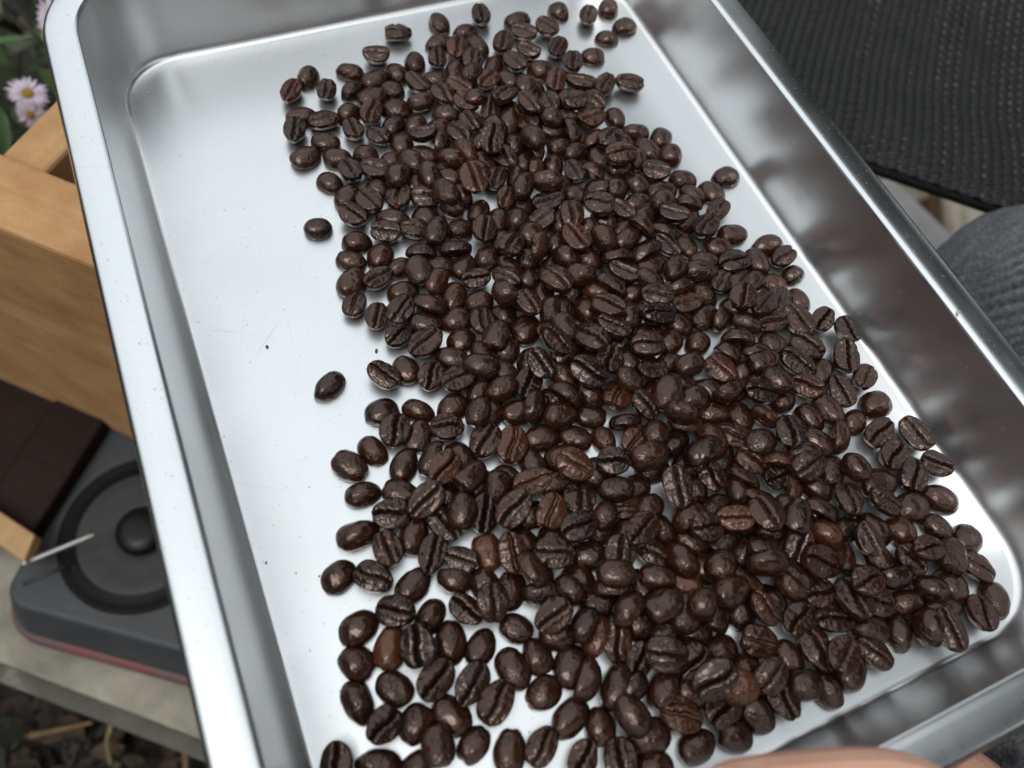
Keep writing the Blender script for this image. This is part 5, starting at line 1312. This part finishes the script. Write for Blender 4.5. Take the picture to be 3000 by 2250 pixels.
# thumbnail
nb = bmesh.new(); bmesh.ops.create_uvsphere(nb, u_segments=14, v_segments=8, radius=1)
for v in nb.verts: v.co = Vector((v.co.x * .0062, v.co.y * .0050, v.co.z * .0012))
nl = link('nail', bm_mesh('nail', nb), plain('nail', [(.3, (.60, .36, .29)), (.7, (.70, .48, .40))], 60, .3), man)
nl.location = at(1562, 1712, .0555); nl.rotation_euler = (.25, -.2, -.42)
M_KNIT = plain('dark_knit', [(.3, (.035, .038, .046)), (.7, (.060, .064, .075))], 160, .9, .002, 500)
skinned('sweater', [[((.16, -.37, .0), .145), (wai, .135), (che, .145), ((.13, -.285, .40), .075)], [(che, .145), (shR, .072), (elR, .055), ((.29, -.255, .03), .042)], [(che, .145), ((-.03, -.34, .33), .072), ((-.12, -.25, .12), .055), ((-.10, -.15, .18), .042)]], M_KNIT, man)
hb = bmesh.new(); bmesh.ops.create_uvsphere(hb, u_segments=24, v_segments=16, radius=1)
for v in hb.verts:
    k = 1 + .05 * noise.noise(v.co * 6); v.co = Vector((v.co.x * .088 * k, v.co.y * .098 * k, (v.co.z * .075 + .035) * k))
bmesh.ops.delete(hb, geom=[v for v in hb.verts if v.co.y > .055 and v.co.z < .05], context='VERTS')
hair = link('hair', bm_mesh('hair', hb), plain('brown_hair', [(.3, (.02, .012, .008)), (.7, (.05, .03, .018))], 200, .5, .002), man); hair.location = (.083, -.185, .585)
# trousers: both legs, ribbed cloth with gathered folds behind the knee
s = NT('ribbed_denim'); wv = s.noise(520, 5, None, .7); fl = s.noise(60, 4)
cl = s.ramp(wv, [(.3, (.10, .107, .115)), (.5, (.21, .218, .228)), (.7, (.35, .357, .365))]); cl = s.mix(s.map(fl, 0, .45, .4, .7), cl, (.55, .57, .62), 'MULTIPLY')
rb = s.n('Attribute'); rb.attribute_name = 'rib'; cl = s.mix(s.map(rb.outputs['Fac'], .9, 0, .1, .8), cl, (.20, .21, .23), 'MULTIPLY')  # darker tone painted into the grooves between ribs stands in for shading
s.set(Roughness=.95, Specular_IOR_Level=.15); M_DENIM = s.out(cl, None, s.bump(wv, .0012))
def leg(name, path, radii, ribs):
    P = curve_pts(path, 190 if ribs else 30); n = len(P); R_ = []; sg = 90
    for i in range(n):
        t = i / (n - 1) * (len(radii) - 1); k = min(int(t), len(radii) - 2); f = t - k; f = f * f * (3 - 2 * f); R_.append(radii[k] * (1 - f) + radii[k + 1] * f)
    vs, fs = tube(P, R_, sg); rib = [.8] * len(vs)
    if ribs:
        for i in range(n):
            for k in range(sg):
                v = vs[i * sg + k]; d = v - P[i]; nr = d.normalized()
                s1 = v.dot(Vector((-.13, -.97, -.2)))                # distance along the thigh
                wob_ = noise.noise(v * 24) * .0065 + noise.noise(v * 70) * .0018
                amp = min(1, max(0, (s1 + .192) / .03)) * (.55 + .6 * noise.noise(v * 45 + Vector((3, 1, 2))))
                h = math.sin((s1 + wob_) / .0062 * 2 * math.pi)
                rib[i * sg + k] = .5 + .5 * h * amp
                v += nr * (.0019 * amp * h + .003 * noise.noise(v * 30) + .0012 * noise.noise(v * 120))
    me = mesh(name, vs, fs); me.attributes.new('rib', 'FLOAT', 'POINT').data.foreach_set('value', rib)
    return link(name, me, M_DENIM, man)
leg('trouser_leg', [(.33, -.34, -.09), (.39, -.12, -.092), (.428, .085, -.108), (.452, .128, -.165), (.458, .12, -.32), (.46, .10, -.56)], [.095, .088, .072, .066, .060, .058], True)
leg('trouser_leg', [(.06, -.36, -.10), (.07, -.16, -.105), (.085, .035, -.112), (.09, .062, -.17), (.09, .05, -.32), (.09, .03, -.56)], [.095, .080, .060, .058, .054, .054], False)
# gathered cloth of the lap below the near right corner of the tray
def lap():
    P = curve_pts([(.12, -.22, -.115), (.19, -.115, -.070), (.235, -.062, -.058), (.30, -.06, -.07), (.36, -.10, -.09)], 24); vs, fs = tube(P, [.046 + .010 * math.sin(i * .12) for i in range(len(P))], 60)
    for v in vs: v += noise.noise_vector(v * 55) * .006 + noise.noise_vector(v * 160) * .0022
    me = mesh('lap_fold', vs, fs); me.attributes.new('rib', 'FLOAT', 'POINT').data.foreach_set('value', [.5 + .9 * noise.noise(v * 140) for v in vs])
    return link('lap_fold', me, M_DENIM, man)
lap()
seat = empty('stool', (.18, -.40, GZ), 'low wooden stool under the seated person', 'stool')
box('seat', Vector((.0, -.52, -.225)), (.36, 0, 0), (0, .30, 0), (0, 0, .03), M_BENCH, seat, .004)
for i in (0, 1):
    for j in (0, 1): box('leg', Vector((.02 + .28 * i, -.50 + .22 * j, GZ)), (.04, 0, 0), (0, .04, 0), (0, 0, -.2255 - GZ), M_BENCH2, seat, .003)

# ------------------------------------------------------------------ garden round about: hedges and trees
def cloud(n, fn, size):
    spots = []
    while len(spots) < n:
        p = fn()
        if p is None: continue
        L = size * random.uniform(.7, 1.4); spots.append((p, random.uniform(0, 6.3), random.uniform(-1.2, 1.2), random.uniform(-1, 1), L, L * .55, .2))
    return spots
def hedge(x0, y0, x1, y1, h, label):
    d = Vector((x1 - x0, y1 - y0, 0)); nn = Vector((-d.y, d.x, 0)).normalized()
    hg = empty('hedge', ((x0 + x1) / 2, (y0 + y1) / 2, GZ), label, 'hedge')
    def fn():
        t = random.random(); z = random.random() ** .8; lump = .75 + .35 * noise.noise(Vector((t * 7, h, 1)))
        return Vector((x0, y0, GZ)) + d * t + nn * random.gauss(0, .28) + Vector((0, 0, z * h * lump))
    scatter('leaves', cloud(int(950 * d.length), fn, .16), M_LEAF, GREENS, hg, 'stuff')
    for k in range(int(d.length * 1.2)):
        b = Vector((x0, y0, GZ)) + d * ((k + .5) / int(d.length * 1.2)); vs, fs = tube([b, b + Vector((.05, .04, h * .7))], [.03, .012], 6); link('stem', mesh('stem', vs, fs), M_STEM2, hg)
hedge(-2.3, -2.2, -2.2, 4.0, 2.1, 'long dark green hedge on the left side of the garden')
hedge(-2.2, 5.0, 3.2, 5.2, 2.3, 'dark green hedge across the far end of the garden')
hedge(-2.3, -2.3, 3.4, -2.5, 2.6, 'dark green hedge behind the seated person')
hedge(3.4, -2.4, 3.3, 2.4, 2.4, 'dark green hedge along the right side of the garden')
def tree(x, y, h, r, label):
    tr = empty('garden_tree', (x, y, GZ), label, 'tree')
    top = Vector((x + .2, y + .1, GZ + h * .6))
    vs, fs = tube(curve_pts([(x, y, GZ), (x + .05, y, GZ + h * .3), tuple(top)], 6), [.16 - .006 * i for i in range(13)], 10); link('trunk', mesh('trunk', vs, fs), M_STEM2, tr)
    cl = [(Vector((x, y, GZ + h * .68)) + Vector((random.gauss(0, r * .5), random.gauss(0, r * .5), random.gauss(0, h * .14))), r * random.uniform(.35, .6)) for _ in range(14)]
    for c, q in cl[:6]:
        vs, fs = tube(curve_pts([tuple(top - Vector((0, 0, h * .2))), tuple((top + c) / 2), tuple(c)], 4), [.06, .05, .045, .04, .035, .03, .025, .02, .015], 6); link('limb', mesh('limb', vs, fs), M_STEM2, tr)
    def fn():
        c, q = random.choice(cl); v = Vector((random.gauss(0, 1), random.gauss(0, 1), random.gauss(0, .8))); return c + v.normalized() * q * random.random() ** .4
    scatter('crown', cloud(5600, fn, .17), M_LEAF, GREENS, tr)
tree(3.5, 2.0, 4.8, 1.35, 'leafy tree to the right, farthest from the seated person')
tree(3.9, .3, 5.5, 1.6, 'broad leafy tree straight to the right of the woven chair')
tree(3.5, -1.7, 6.0, 1.6, 'tallest leafy tree, to the right behind the seated person')
